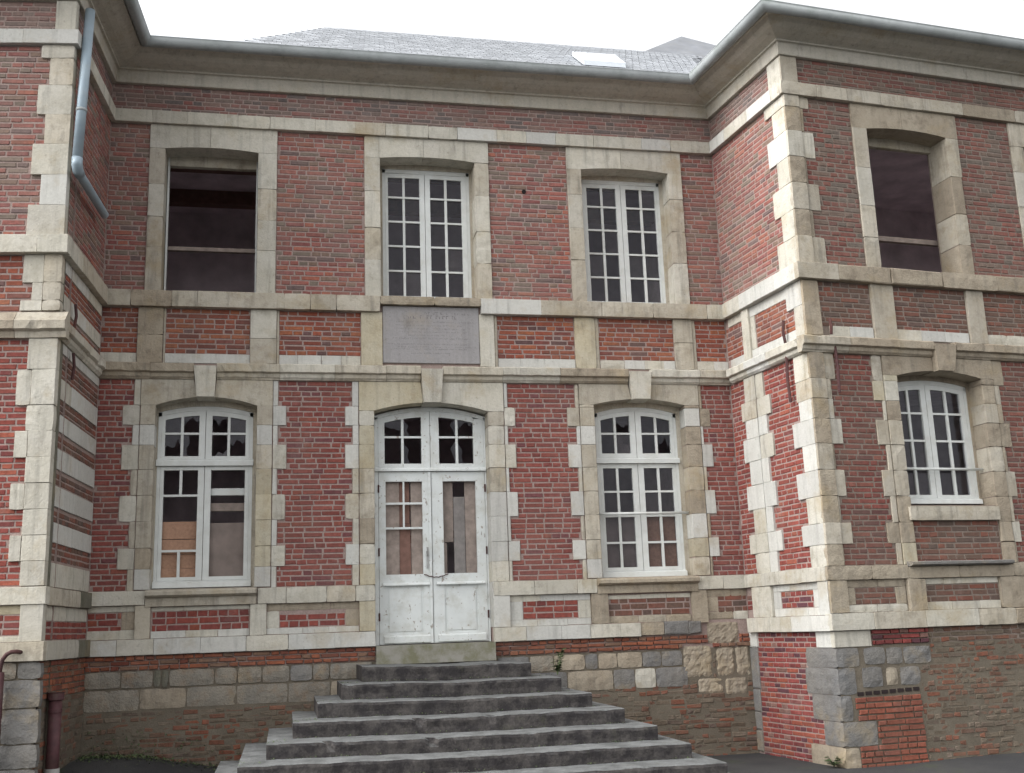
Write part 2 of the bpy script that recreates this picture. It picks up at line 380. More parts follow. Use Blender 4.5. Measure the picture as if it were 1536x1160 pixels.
camP = camo.matrix_world.translation; camI = camo.matrix_world.inverted()
def shown(pl, u, v):
    q = camI @ pl.p(u, v)
    if q.z > -.1: return 0
    x, y = q.x / -q.z * 38.41 / 18, q.y / -q.z * 38.41 / 18
    if abs(x) > 1 or abs(y) > 773 / 1024: return 0
    r = pl.p(u, v) - camP; return abs(r.normalized().dot(pl.n)) / r.length_squared
BRICKS = {}        # building name -> list of (score, plane, u0,u1,v0,v1,d,zone)
def bricks(bld, pl, u0, u1, v0, v1, zone, h=.0605, L=.222, d=.0, bond='mixed', jit=.0035):
    n = max(1, round((v1 - v0) / h)); hh = (v1 - v0) / n; g = .0135
    cuts = STONES.get(id(pl), [])
    lst = BRICKS.setdefault(bld, [])
    for r in range(n):
        a = v0 + r * hh; b = a + hh
        u = u0 - rnd.random() * L
        if bond == 'english': u = u0 - (.25 if r % 2 else .5) * L
        while u < u1:
            if bond == 'english': l = L if r % 2 else L / 2
            else: l = (L if rnd.random() < (.68 if r % 2 else .25) else L * .5) * (1 + (rnd.random() - .5) * .14)
            segs = [(max(u, u0), min(u + l, u1))]
            for (c0, c1, w0, w1) in cuts:
                if min(b, w1) - max(a, w0) > hh * .45:
                    ns = []
                    for (s0, s1) in segs:
                        if c1 <= s0 or c0 >= s1: ns.append((s0, s1)); continue
                        if c0 > s0: ns.append((s0, c0))
                        if c1 < s1: ns.append((c1, s1))
                    segs = ns
            for s0, s1 in segs:
                if s1 - s0 > .035:
                    dd = d + (rnd.random() - .5) * .005
                    if zone == 'rubble': dd = d - .012 + (rnd.random() - .22) * .011
                    elif zone == 'plinth': dd = d + (rnd.random() - .5) * .010
                    lst.append((shown(pl, (s0 + s1) / 2, (a + b) / 2) * (s1 - s0), pl, s0 + g / 2, s1 - g / 2, a + g / 2, b - g / 2, dd, zone, jit))
            u += l
PROTO = []
def unit_brick(k):
    m = MB(); r = random.Random(k)
    J = lambda a: (r.random() * 2 - 1) * a
    c = [(-.5, -.5), (.5, -.5), (.5, .5), (-.5, .5)]
    kk = [(J(.02), J(.05)) for _ in c]
    A = [(x, 0, z) for x, z in c]
    B = [(x + a, -.7, z + b) for (x, z), (a, b) in zip(c, kk)]
    D = [(x + a - math.copysign(.03, x), -1 + J(.05), z + b - math.copysign(.10, z)) for (x, z), (a, b) in zip(c, kk)]
    F = [(8, 9, 10, 11)]
    for i in range(4):
        n = (i + 1) % 4; F += [(i, n, 4 + n, 4 + i), (4 + i, 4 + n, 8 + n, 8 + i)]
    return A + B + D, F
def flush_bricks(bld, wall):
    lst = sorted(BRICKS.get(bld, []), key=lambda x: -x[0])
    single, rest = lst[:298], lst[298:]
    protos = {}
    off = root_of(wall)
    for i, (s, pl, u0, u1, v0, v1, d, zone, jit) in enumerate(single):
        k = (zone, i % 6)
        if k not in protos:
            me = bpy.data.meshes.new('brick'); vs, fs = unit_brick(i % 6); me.from_pydata(vs, [], fs); me.materials.append(BR[zone]); me.update()
            protos[k] = me
        o = link('brick', protos[k], wall)
        o.location = pl.p((u0 + u1) / 2, (v0 + v1) / 2, -.03) - off
        o.rotation_euler = (0, 0, math.atan2(pl.n.x, -pl.n.y) if False else math.atan2(pl.n.y, pl.n.x) + math.pi / 2)
        o.scale = (u1 - u0, .03 + d, v1 - v0)
    zones = {}
    for b in rest: zones.setdefault(b[7], []).append(b)
    for zone, bl in zones.items():
        m = MB()
        for (s, pl, u0, u1, v0, v1, d, z_, jit) in bl:
            m.add(*block_verts(pl, u0, u1, v0, v1, d, -.03, .006, jit))
        o = m.build('brickwork', BR[zone], wall, fix=False); o['kind'] = 'stuff'

def wall_mesh(name, par, pl, u0, u1, v0, v1, holes, m, th=.35, d=-.0055):
    us = sorted({u0, u1, *[h[0] for h in holes], *[h[1] for h in holes]}); vs = sorted({v0, v1, *[h[2] for h in holes], *[h[3] for h in holes]})
    b = MB()
    for a, c in zip(us, us[1:]):
        for e, f in zip(vs, vs[1:]):
            x, y = (a + c) / 2, (e + f) / 2
            if any(h[0] < x < h[1] and h[2] < y < h[3] for h in holes): continue
            b.add([pl.p(a, e, d), pl.p(c, e, d), pl.p(c, f, d), pl.p(a, f, d)], [(0, 1, 2, 3)])
            b.add([pl.p(a, e, -th), pl.p(c, e, -th), pl.p(c, f, -th), pl.p(a, f, -th)], [(3, 2, 1, 0)])
    for (a, c, e, f) in holes:
        for (p0, p1) in (((a, e), (a, f)), ((c, f), (c, e)), ((a, f), (c, f)), ((c, e), (a, e))):
            b.add([pl.p(*p0, d), pl.p(*p0, -th), pl.p(*p1, -th), pl.p(*p1, d)], [(0, 1, 2, 3)])
    return b.build(name, m, par, fix=False)

ZL = [4.355, 4.06, 3.835, 3.61, 3.335, 3.05, 2.765, 2.477, 2.25, 2.02]
ZU = [7.445, 7.30, 7.0, 6.68, 6.36, 6.035, 5.715, 5.39]
def arc(u0, u1, vs, va, n=8):
    """points of a segmental arch from u0 to u1"""
    w = (u1 - u0) / 2; h = va - vs; R = (w * w + h * h) / (2 * h); cx = (u0 + u1) / 2; cy = va - R
    a0 = math.asin(w / R)
    return [(cx + R * math.sin(-a0 + 2 * a0 * i / n), cy + R * math.cos(-a0 + 2 * a0 * i / n)) for i in range(n + 1)]
def poly_stone(par, pl, pts, d, back, code, name='stone_block', cutrect=None):
    m = MB(); m.poly(pl, pts, back, d); o = m.build(name, ST[code], par)
    if cutrect: STONES.setdefault(id(pl), []).append(cutrect)
    return o

def arched_surround(par, pl, s0, u0, u1, s1, vs, va, vbot, key, left, right, depth=.30, topc='oo', levels=ZL, d=.022):
    """stone surround of a ground-floor opening: jamb blocks, two arch halves and a keystone"""
    top = levels[0]; k0, k1, kb0, kb1 = key
    A = arc(u0, u1, vs, va, 12); cx = (u0 + u1) / 2
    L = [p for p in A if p[0] <= kb0] ; Rr = [p for p in A if p[0] >= kb1]
    poly_stone(par, pl, [(s0, top - .002), (s0, vs)] + L + [(kb0 - .002, va), (k0 - .002, top - .002)], d, -depth, topc[0], cutrect=(s0, s1, vs, top))
    poly_stone(par, pl, [(k1 + .002, top - .002), (kb1 + .002, va)] + Rr + [(s1, vs), (s1, top - .002)], d, -depth, topc[1])
    poly_stone(par, pl, [(k0, 4.50), (kb0, va - .012), (kb1, va - .012), (k1, 4.50)], .105, -depth, 'm' if topc[0] != 'b' else 'b', 'keystone')
    lv = [vs] + [z for z in levels[1:] if vbot + .05 < z < vs - .02] + [vbot]
    for side, (a, b, codes) in enumerate(((s0, u0, left), (u1, s1, right))):
        for i, (t, q) in enumerate(zip(lv, lv[1:])):
            stone(par, pl, a, b, q, t, codes[i % len(codes)], d, back=-depth)
def square_surround(par, pl, s0, u0, u1, s1, vtop_l, va, vbot, top, left, right, depth=.33, d=.02, topc='m'):
    A = arc(u0, u1, vtop_l - .004, va - .012, 8); va -= .012; vtop_l += .016
    mid = s0 + (s1 - s0) * .47; ml = [p for p in A if p[0] <= mid]; mr = [p for p in A if p[0] > mid]
    yv = va - .002
    poly_stone(par, pl, [(s0, top), (s0, vtop_l - .02), (u0, vtop_l - .02)] + ml + [(mid - .002, va), (mid - .002, top)], d, -depth, topc, cutrect=(s0, s1, vtop_l - .02, top))
    poly_stone(par, pl, [(mid + .002, top), (mid + .002, va)] + mr + [(u1, vtop_l - .02), (s1, vtop_l - .02), (s1, top)], d, -depth, topc)
    lv = [vtop_l - .02]
    while lv[-1] - vbot > .55: lv.append(lv[-1] - .34 - rnd.random() * .2)
    lv.append(vbot)
    for a, b, codes in ((s0, u0, left), (u1, s1, right)):
        for i, (t, q) in enumerate(zip(lv, lv[1:])):
            stone(par, pl, a, b, q, t, codes[i % len(codes)], d, back=-depth)
def teeth(par, pl, fixed, ends, side, codes, levels=ZL, d=.014):
    for i, e in enumerate(ends):
        a, b = (fixed, e) if side > 0 else (e, fixed)
        stone(par, pl, a, b, levels[i + 1], levels[i], codes[i % len(codes)], d)

def window(par, pl, u0, u1, v0, vs, va, d, cols, rows, trow=None, tv=None, stile=None, label=None, gone=(), nobar=(), broken=(), m=M_WHITEW, bottom_rail=.05, fill=None, fcode='o'):
    """two-leaved casement: fixed frame, leaves, glazing bars and panes. cols: pane extents per leaf"""
    f = MB(); fw = .035; th = .06
    inner_l, inner_r = u0 + fw, u1 - fw
    f.box(pl, u0, inner_l, v0, vs, d - th, d); f.box(pl, inner_r, u1, v0, vs, d - th, d)
    A = arc(u0, u1, vs, va, 10) if va - vs > .01 else [(u0, va), (u1, va)]
    low = [(x, min(y, va) - .05) for x, y in A]
    f.poly(pl, A + low[::-1], d - th, d)
    f.extr(pl, [(d - th, v0 - bottom_rail), (d + .05, v0 - bottom_rail), (d + .045, v0 - .008), (d, v0 + .012), (d - th, v0 + .012)], u0 - .005, u1 + .005)
    if tv: f.extr(pl, [(d - th, tv[0]), (d + .035, tv[0]), (d + .035, tv[0] + .05), (d + .015, tv[1]), (d - th, tv[1])], u0 - .01, u1 + .01)
    wn = f.build('window', m, par)
    if fill:
        U0, U1, VT = fill
        for a, b in ((U0 - .01, u0 - .001), (u1 + .001, U1 + .01)):
            q = MB(); q.box(pl, a, b, v0 - bottom_rail - .02, vs, d - .1, d + .012); q.build('reveal', ST[fcode], wn)
        q = MB(); q.poly(pl, [(U0 - .01, vs)] + [(u0, vs + .001)] * (A[0][1] > vs + .01) + [(x, y + .001) for x, y in A] + [(U1 + .01, vs), (U1 + .01, VT), (U0 - .01, VT)], d - .1, d + .012); q.build('reveal', ST[fcode], wn)
    if label: wn['label'] = label
    mid = (cols[0][-1][1] + cols[1][0][0]) / 2
    parts = [(rows, v0 + .014, (tv[0] - .004) if tv else None, 0)]
    if tv: parts.append((trow, tv[1] + .004, None, 10))
    for rws, vb, vt, base in parts:
        for li, cc in enumerate(cols):
            a = (inner_l + .002) if li == 0 else mid + .003
            b = mid - .003 if li == 0 else inner_r - .002
            q = MB(); dd = d - .004; dk = d - .05
            R_ = lambda x: (va - (va - vs) * ((x - (u0 + u1) / 2) / ((u1 - u0) / 2)) ** 2)
            for e0, e1 in ((a, cc[0][0]), (cc[-1][1], b)):
                q.poly(pl, [(e0, vb), (e1, vb), (e1, vt or R_(e1) - .049), (e0, vt or R_(e0) - .049)], dk, dd)
            q.box(pl, cc[0][0], cc[-1][1], vb, rws[-1], dk, dd)
            if vt: q.box(pl, cc[0][0], cc[-1][1], rws[0], vt, dk, dd)
            else:
                # arched head rail
                xs = [cc[0][0] + (cc[-1][1] - cc[0][0]) * i / 8 for i in range(9)]
                q.poly(pl, [(x, R_(x) - .052) for x in xs] + [(x, R_(x) - .105) for x in xs[::-1]], dk, dd)
            q.build('sash', m, wn)
            top = rws[0] if vt else va - .06
            vv = [top] + list(rws[1:])
            for ci in range(len(cc) - 1):
                for ri in range(len(vv) - 1):
                    if (base + li, 'v', ri) in nobar: continue
                    t = MB(); t.box(pl, cc[ci][1], cc[ci + 1][0], vv[ri + 1] + (.0 if ri == len(vv) - 2 else .012), vv[ri] - (.012 if ri else 0), d - .04, d - .008); t.build('glazing_bar', m, wn)
            for ri in range(1, len(vv) - 1):
                if (base + li, 'h', ri) in nobar: continue
                t = MB(); t.box(pl, cc[0][0], cc[-1][1], vv[ri] - .012, vv[ri] + .012, d - .041, d - .007); t.build('glazing_bar', m, wn)
            for ci, (x0, x1) in enumerate(cc):
                for ri in range(len(vv) - 1):
                    key = (base + li, ci, ri)
                    if (base + li, ci, ri) in gone or (base + li,) in gone: continue
                    y1, y0 = vv[ri] + .004, vv[ri + 1] - .004
                    if not vt and ri == 0:
                        ye0 = R_(x0) - .08; ye1 = R_(x1) - .08
                    else: ye0 = ye1 = y1
                    X0, X1 = x0 - .004, x1 + .004; dg = d - .028
                    t = MB(); jj = (rnd.random() - .5) * .004
                    if key in broken:
                        k = broken[key]
                        n = 5; pts = [(X0, ye0), (X1, ye1)]
                        if k == 'top':
                            pts = [(X0, ye0), (X1, ye1)] + [(X1 + (X0 - X1) * i / n, y0 + (ye0 - y0) * (.35 + .5 * rnd.random())) for i in range(n + 1)]
                        elif k == 'corner':
                            pts = [(X0, ye0), (X0, y0), (X0 + (X1 - X0) * .3, y0), (X0 + (X1 - X0) * .2, y0 + (ye0 - y0) * .35), (X0 + (X1 - X0) * .42, y0 + (ye0 - y0) * .6), (X0 + (X1 - X0) * .3, ye0)]
                        else:
                            pts = [(X0, y0), (X1, y0), (X1, y0 + (ye1 - y0) * .35), (X0 + (X1 - X0) * .7, y0 + (ye1 - y0) * .12), (X0 + (X1 - X0) * .45, y0 + (ye0 - y0) * .22), (X0 + (X1 - X0) * .2, y0 + .01)]
                        t.poly(pl, pts, dg - .003, dg)
                    else:
                        P = [pl.p(X0, y0, dg + jj), pl.p(X1, y0, dg - jj), pl.p(X1, ye1, dg - jj), pl.p(X0, ye0, dg + jj)]
                        Q = [x - pl.n * .003 for x in P]
                        t.add(P + Q, [(0, 1, 2, 3), (7, 6, 5, 4), (0, 4, 5, 1), (1, 5, 6, 2), (2, 6, 7, 3), (3, 7, 4, 0)])
                    t.build('pane', M_GLASS, wn)
    return wn
def board(par, pl, u0, u1, v0, v1, d, m, name='board', th=.02):
    t = MB(); t.add(*block_verts(pl, u0, u1, v0, v1, d, d - th, .003, .004)); return t.build(name, m, par)

# ================================================================== GROUND
g = MB()
def gz(x, y):
    near = max(0, 1 - math.hypot((x + 2.2) / 2.6, (y + .2) / 1.8))
    return .34 * min(1, near * 1.4) + .012 * math.sin(x * 2.1 + y) - .01
xs = [-400, -120, -40, -15, -8] + [-5 + .4 * i for i in range(33)] + [11, 18, 40, 120, 400]
ys = [-400, -120, -50, -25, -14] + [-10 + .4 * i for i in range(28)] + [4, 20, 60, 150, 400]
for y in ys:
    for x in xs: g.v.append((x, y, gz(x, y)))
n = len(xs)
for j in range(len(ys) - 1):
    for i in range(n - 1): g.f.append((j * n + i, j * n + i + 1, (j + 1) * n + i + 1, (j + 1) * n + i))
go = g.build('ground', M_GROUND, None, smooth=True, fix=False); go['kind'] = 'structure'
go['label'] = 'dark asphalt courtyard ground with moss at the foot of the walls'; go['category'] = 'ground'

# ================================================================== CENTRAL BLOCK
blk = thing('mansion_block', 'red brick and limestone main block with double front door and slate roof, between two wings', 'building', (1.7, 0, 0))
HO = [(-1.44, -.338, 2.03, 4.16), (.985, 2.32, 1.345, 4.11), (3.63, 4.785, 2.03, 4.17), (-1.435, -.37, 5.39, 7.19), (1.08, 2.245, 5.39, 7.215), (3.62, 4.776, 5.39, 7.2)]
wallm = wall_mesh('wall', blk, MAIN, XL - .02, XR + .02, 1.19, 8.3, [(a - .01, b + .01, c, d + .02) for a, b, c, d in HO], M_MORT)
plm = wall_mesh('plinth', blk, MAIN, XL - .02, XR + .02, -.3, 1.19, [], M_MORTD, d=.0)
W = wallm
OLD = {'o': 5, 'm': 4, 'w': 1}; OLDW = {'o': 4, 'm': 3, 'w': 2, 'b': 1}; CREAM = {'m': 5, 'o': 2, 'w': 1}
sc1 = W
# bands
band(W, MAIN, XL, XR, 7.445, 7.605, .06, CREAM, .35, .7)
bandM2 = [XL, -1.75, -1.30, -1.02, -.42, -.05, .25, .55, 1.06]
band(W, MAIN, 0, 0, 5.195, 5.385, .08, OLDW, joints=bandM2)
band(W, MAIN, 1.06, 2.27, 5.285, 5.39, .078, {'o': 1, 'b': 1}, .5, .7)
band(W, MAIN, 2.27, XR, 5.195, 5.385, .08, OLDW, .45, .8)
P3 = [(-.05, 4.545), (.085, 4.535), (.10, 4.522), (.10, 4.440), (.085, 4.432), (.062, 4.425), (.058, 4.385), (.045, 4.372), (.03, 4.357), (-.05, 4.357)]
KEY = {1: (-1.035, -.79, -1.0, -.805), 2: (1.53, 1.79, 1.555, 1.76), 3: (4.07, 4.36, 4.11, 4.325)}
e = [XL, KEY[1][0], KEY[1][1], KEY[2][0], KEY[2][1], KEY[3][0], KEY[3][1], XR]
for a, b in zip(e[0::2], e[1::2]): moulding(W, MAIN, a, b, P3, {'o': 3, 'm': 3, 'b': 1}, .5, .95)
# base bands
band(W, MAIN, XL, -1.475, 1.87, 2.02, .05, {'m': 1}, .3, .6)
band(W, MAIN, -.30, .978, 1.845, 2.02, .05, {'m': 3, 'o': 1, 'y': 1}, .3, .45)
band(W, MAIN, 2.33, 3.55, 1.86, 2.02, .05, {'w': 1, 'm': 2}, .35, .6)
band(W, MAIN, 4.79, XR, 1.865, 2.02, .05, {'b': 1, 'm': 1}, .25, .4)
band(W, MAIN, XL, .98, 1.348, 1.513, .06, {'m': 4, 'w': 2}, .3, .5)
band(W, MAIN, 2.325, 4.05, 1.35, 1.505, .06, {'m': 3, 'w': 1}, .3, .6)
band(W, MAIN, 4.05, 4.8, 1.36, 1.505, .05, {'b': 1, 'g': 1}, .2, .4)
# ground-floor surrounds and toothing
arched_surround(W, MAIN, -1.60, -1.44, -.338, -.165, 4.06, 4.157, 2.03, KEY[1], 'ow' + 'oooobwo', 'owoyyyywo', topc='oo')
arched_surround(W, MAIN, .812, .985, 2.32, 2.515, 4.01, 4.11, 1.515, KEY[2], 'myyoobmyo', 'ommowwwmw', topc='ym')
arched_surround(W, MAIN, 3.452, 3.63, 4.785, 4.972, 4.10, 4.172, 2.03, KEY[3], 'ooowooooow'[1:], 'bwbbobwyo', topc='oo')
sh = lambda s, l, j=.012: [x + (rnd.random() - .5) * j for x in (s, l, s, l, s, l, s, l, s)]
teeth(W, MAIN, -1.606, sh(-1.672, -1.785), -1, 'mmwmomomo')
teeth(W, MAIN, -.158, sh(-.108, -.012), 1, 'wwwmwmwmw')
teeth(W, MAIN, .805, sh(.735, .652), -1, 'wwwwmomwm')
teeth(W, MAIN, 2.522, sh(2.562, 2.655), 1, 'wmwmwwwwm')
teeth(W, MAIN, 3.446, sh(3.405, 3.295), -1, 'oowwmwowm')
teeth(W, MAIN, 4.980, sh(5.015, 5.11), 1, 'bbwwowbwb')
# upper surrounds
square_surround(W, MAIN, -1.61, -1.435, -.37, -.152, 7.15, 7.19, 5.387, 7.443, 'omo', 'mom')
square_surround(W, MAIN, .89, 1.08, 2.245, 2.425, 7.17, 7.212, 5.392, 7.443, 'mmo', 'omm')
square_surround(W, MAIN, 3.435, 3.62, 4.776, 4.96, 7.155, 7.198, 5.392, 7.443, 'omo', 'moo')
# dado blocks
for a, b, c in ((-1.664, -1.388, 'b'), (-.427, -.13, 'o'), (.84, 1.088, 'y'), (2.25, 2.43, 'm'), (3.433, 3.69, 'y'), (4.712, 4.95, 'o')):
    if b - a > .2 and rnd.random() < .7:
        zz = 4.8 + rnd.random() * .2
        stone(W, MAIN, a, b, 4.548, zz, c, .03); stone(W, MAIN, a, b, zz, 5.193, pick({c: 2, 'm': 1}), .03)
    else: stone(W, MAIN, a, b, 4.548, 5.193, c, .03)
for a, b in ((-.13, -.105), (2.432, 2.47), (3.692, 3.74), (4.952, 5.0), (-1.386, -1.366)): stone(W, MAIN, a, b, 4.548, 5.193, 'o', .01)
for a, b in ((XL, -1.67), (-1.362, -.43), (-.10, .835), (2.475, 3.43), (3.745, 4.71), (5.0, XR)):
    band(W, MAIN, a, b, 4.55, 4.66, .008, {'w': 3, 'm': 1}, .2, .32)
# lower dado
def panel(par, pl, a, b, ba, bb, z0, z1, bz0, bz1, codes='mmww'):
    band(par, pl, a, b, z0, bz0, .004, {codes[2]: 2, codes[3]: 1}, .25, .4); band(par, pl, a, b, bz1, z1, .004, {codes[0]: 2, codes[1]: 1}, .25, .4)
    if ba - a > .03: stone(par, pl, a, ba, bz0, bz1, codes[0], .004)
    if b - bb > .03: stone(par, pl, bb, b, bz0, bz1, codes[1], .004)
panel(W, MAIN, XL, -1.575, XL, -1.71, 1.515, 1.868, 1.615, 1.803, 'mbmm')
stone(W, MAIN, -1.575, -1.415, 1.515, 1.868, 'o', .04)
panel(W, MAIN, -1.41, -.378, -1.403, -.384, 1.515, 1.845, 1.589, 1.799, 'mmwm')
stone(W, MAIN, -.378, -.20, 1.515, 1.848, 'm', .04)
panel(W, MAIN, -.198, .804, -.064, .652, 1.515, 1.845, 1.58, 1.766, 'mbww')
stone(W, MAIN, .806, .983, 1.515, 1.845, 'y', .04)
stone(W, MAIN, 2.322, 2.515, 1.507, 1.86, 'w', .04)
panel(W, MAIN, 2.519, 3.475, 2.667, 3.323, 1.507, 1.858, 1.58, 1.785, 'wmww')
stone(W, MAIN, 3.477, 3.68, 1.507, 1.86, 'b', .04)
panel(W, MAIN, 3.684, 4.70, 3.689, 4.691, 1.507, 1.83, 1.591, 1.781, 'mmob')
stone(W, MAIN, 4.704, 4.90, 1.48, 1.86, 'b', .04)
panel(W, MAIN, 4.904, XR, 5.044, XR, 1.507, 1.862, 1.604, 1.776, 'bmmb')
# moulded window sills
for a, b, c in ((-1.47, -.31, 'o'), (3.553, 4.79, 'b')):
    m_ = MB(); m_.extr(MAIN, [(-.2, 2.045), (.10, 2.02), (.125, 2.0), (.125, 1.965), (.09, 1.945), (.055, 1.94), (.055, 1.85), (-.05, 1.845)], a, b)
    s_ = m_.build('window_sill', ST[c], blk); STONES[id(MAIN)].append((a, b, 1.84, 2.04))
# door threshold
m_ = MB(); m_.box(MAIN, .985, 2.32, 1.15, 1.352, -.35, .10); th_ = m_.build('threshold', M_THR, blk); STONES[id(MAIN)].append((.985, 2.32, 1.1, 1.36))
# plinth stones
j1 = [XL, -1.69, -1.365, -1.285, -1.205, -.735, -.50, -.24, .055, .30, .48, .95]
for i, (a, b) in enumerate(zip(j1, j1[1:])):
    stone(plm, MAIN, a, b, 1.005 + rnd.random() * .01, 1.188, 'd' if i in (2, 3) else 'r' if i < 8 else pick({'g': 1, 'r': 2}), .022, rough=.010)
j2 = run(XL, .9, .35, .75)
for a, b in zip(j2, j2[1:]): stone(plm, MAIN, a, b, .78 + rnd.random() * .015, 1.0, pick({'r': 4, 'b': 2}), .012, rough=.009)
j1r = [2.35, 2.72, 3.003, 3.372, 3.527, 3.755, 4.058, 4.29, 4.55]
for a, b in zip(j1r, j1r[1:]): stone(plm, MAIN, a, b, 1.0, 1.178, pick({'g': 2, 'b': 2, 'r': 2}), .016, rough=.008)
j2r = [2.6, 3.157, 3.70, 3.961, 4.213, 4.605]
for i, (a, b) in enumerate(zip(j2r, j2r[1:])): stone(plm, MAIN, a, b, .765, .99, 'gbgmg'[i], .014, rough=.008)
for a, b, c, d_, k in ((4.879, 5.274, 1.234, 1.48, 'r'), (4.56, 4.916, .86, 1.22, 'r'), (4.966, 5.199, .86, 1.205, 'r'), (4.722, 5.031, .67, .845, 'b'), (5.06, 5.335, .65, .84, 'b'), (5.21, 5.39, .86, 1.2, 'b')):
    stone(plm, MAIN, a, b, c, d_, 'b', .008, rough=.0205)
# brickwork of the block
STONES[id(MAIN)] += HO
B_ = 'block'
bricks(B_, MAIN, XL, XR, 7.607, 7.945, 'frieze')
bricks(B_, MAIN, XL, XR, 5.388, 7.443, 'upper')
bricks(B_, MAIN, XL, XR, 4.66, 5.193, 'dado')
bricks(B_, MAIN, XL, XR, 2.022, 4.355, 'lower')
for a, b in ((XL, -1.71), (-1.403, -.384), (-.064, .652), (2.667, 3.323), (3.689, 4.691), (5.044, XR)):
    bricks(B_, MAIN, a, b, 1.585, 1.80, 'side' if b < 3.5 else 'dull', h=.068)
bricks(B_, MAIN, XL, XR, 1.192, 1.346, 'plinth', h=.052, L=.20, d=.022, jit=.006)
bricks(B_, MAIN, XL, .9, .12, .775, 'rubble', h=.056, L=.18, d=.012, jit=.009)
bricks(B_, MAIN, 2.5, XR, -.05, 1.18, 'rubble', h=.056, L=.18, d=.012, jit=.009)
# windows of the block
GC = lambda c: [[(c - .465, c - .28), (c - .25, c - .065)], [(c + .065, c + .25), (c + .28, c + .465)]]
w1 = window(blk, MAIN, -1.425, -.385, 2.115, 4.015, 4.09, -.19, [[(-1.35, -1.18), (-1.15, -.98)], [(-.838, -.667), (-.637, -.466)]], [3.356, 3.069, 2.765, 2.455, 2.167], [4.0, 3.774, 3.515], (3.402, 3.475),
            label='ground floor casement with missing panes and boards behind', gone=[(0,), (1,)], bottom_rail=.065,
            nobar=[(0, 'v', 1), (0, 'v', 2), (0, 'h', 2), (1, 'v', 0), (1, 'v', 1), (1, 'v', 2), (1, 'v', 3), (1, 'h', 1), (1, 'h', 2), (1, 'h', 3)],
            fill=(-1.44, -.338, 4.20), broken={(10, 0, 1): 'top', (10, 1, 0): 'top', (11, 0, 0): 'top', (10, 1, 1): 'corner', (11, 0, 1): 'low', (11, 1, 1): 'top'})
z = 2.10
for i, h in enumerate((.17, .155, .165, .20)): board(w1, MAIN, -1.40, -.91, z, z + h - .004, -.27, M_BOARD); z += h
board(w1, MAIN, -.90, -.41, 2.10, 2.765, -.275, M_BOARDG)
board(w1, MAIN, -.90, -.41, 3.075, 3.155, -.262, M_WHITEW, 'rail'); board(w1, MAIN, -.90, -.41, 2.90, 2.99, -.285, M_PLANK)
w3 = window(blk, MAIN, 3.69, 4.735, 2.10, 4.03, 4.11, -.19, [[(3.765, 3.93), (3.96, 4.135)], [(4.283, 4.455), (4.485, 4.655)]], [3.353, 3.065, 2.77, 2.45, 2.157], [4.0, 3.78, 3.535], (3.41, 3.475),
            label='ground floor casement with white guard rail and brown boards behind lower panes', bottom_rail=.06, fill=(3.63, 4.785, 4.21), broken={(10, 1, 0): 'top', (11, 1, 1): 'top'})
for a, b in ((3.70, 4.2), (4.205, 4.73)): board(w3, MAIN, a, b, 2.10, 2.775, -.25, M_BOARD if a > 4 else M_BOARDG)
t = MB(); t.tube([MAIN.p(3.62, 2.79, -.1), MAIN.p(4.79, 2.792, -.1)], .016); t.build('guard_rail', M_WHITEW, w3, True)
R5 = lambda top, n=5: [top - (top - 5.49) * i / n for i in range(n + 1)]
w5 = window(blk, MAIN, 1.125, 2.215, 5.445, 7.13, 7.135, -.24, [[(1.195, 1.375), (1.405, 1.587)], [(1.72, 1.90), (1.932, 2.115)]], R5(7.085), label='upper casement with ten panes a leaf above the plaque', bottom_rail=.05, fill=(1.08, 2.245, 7.25))
w6 = window(blk, MAIN, 3.67, 4.735, 5.445, 7.12, 7.125, -.24, [[(3.752, 3.935), (3.967, 4.142)], [(4.277, 4.465), (4.498, 4.675)]], R5(7.077), label='upper casement with peeling paint on its meeting stile', fill=(3.62, 4.776, 7.24))
# empty upper window: a plank across the opening
b_ = MB(); b_.box(MAIN, -1.5, -.3, 6.02, 6.065, -.42, -.36); b_.build('cross_bar', M_PLANK, blk)
b_ = MB(); b_.tube([MAIN.p(2.87, 6.815, -.03), MAIN.p(2.87, 6.815, .006)], .028, 12); b_.build('putlog_hole', flat_mat('hole_shadow', (.02, .015, .015), .95), blk)
# thin old frame left in the opening
stone(W, MAIN, -1.45, -.36, 7.045, 7.24, 'o', -.25, back=-.33, name='inner_lintel', cut=False)
for a, c in ((-1.428, -1.408), (-.398, -.38)):
    b_ = MB(); b_.box(MAIN, a, c, 5.392, 7.15, -.3, -.25); b_.build('frame_post', M_WHITEW, blk)

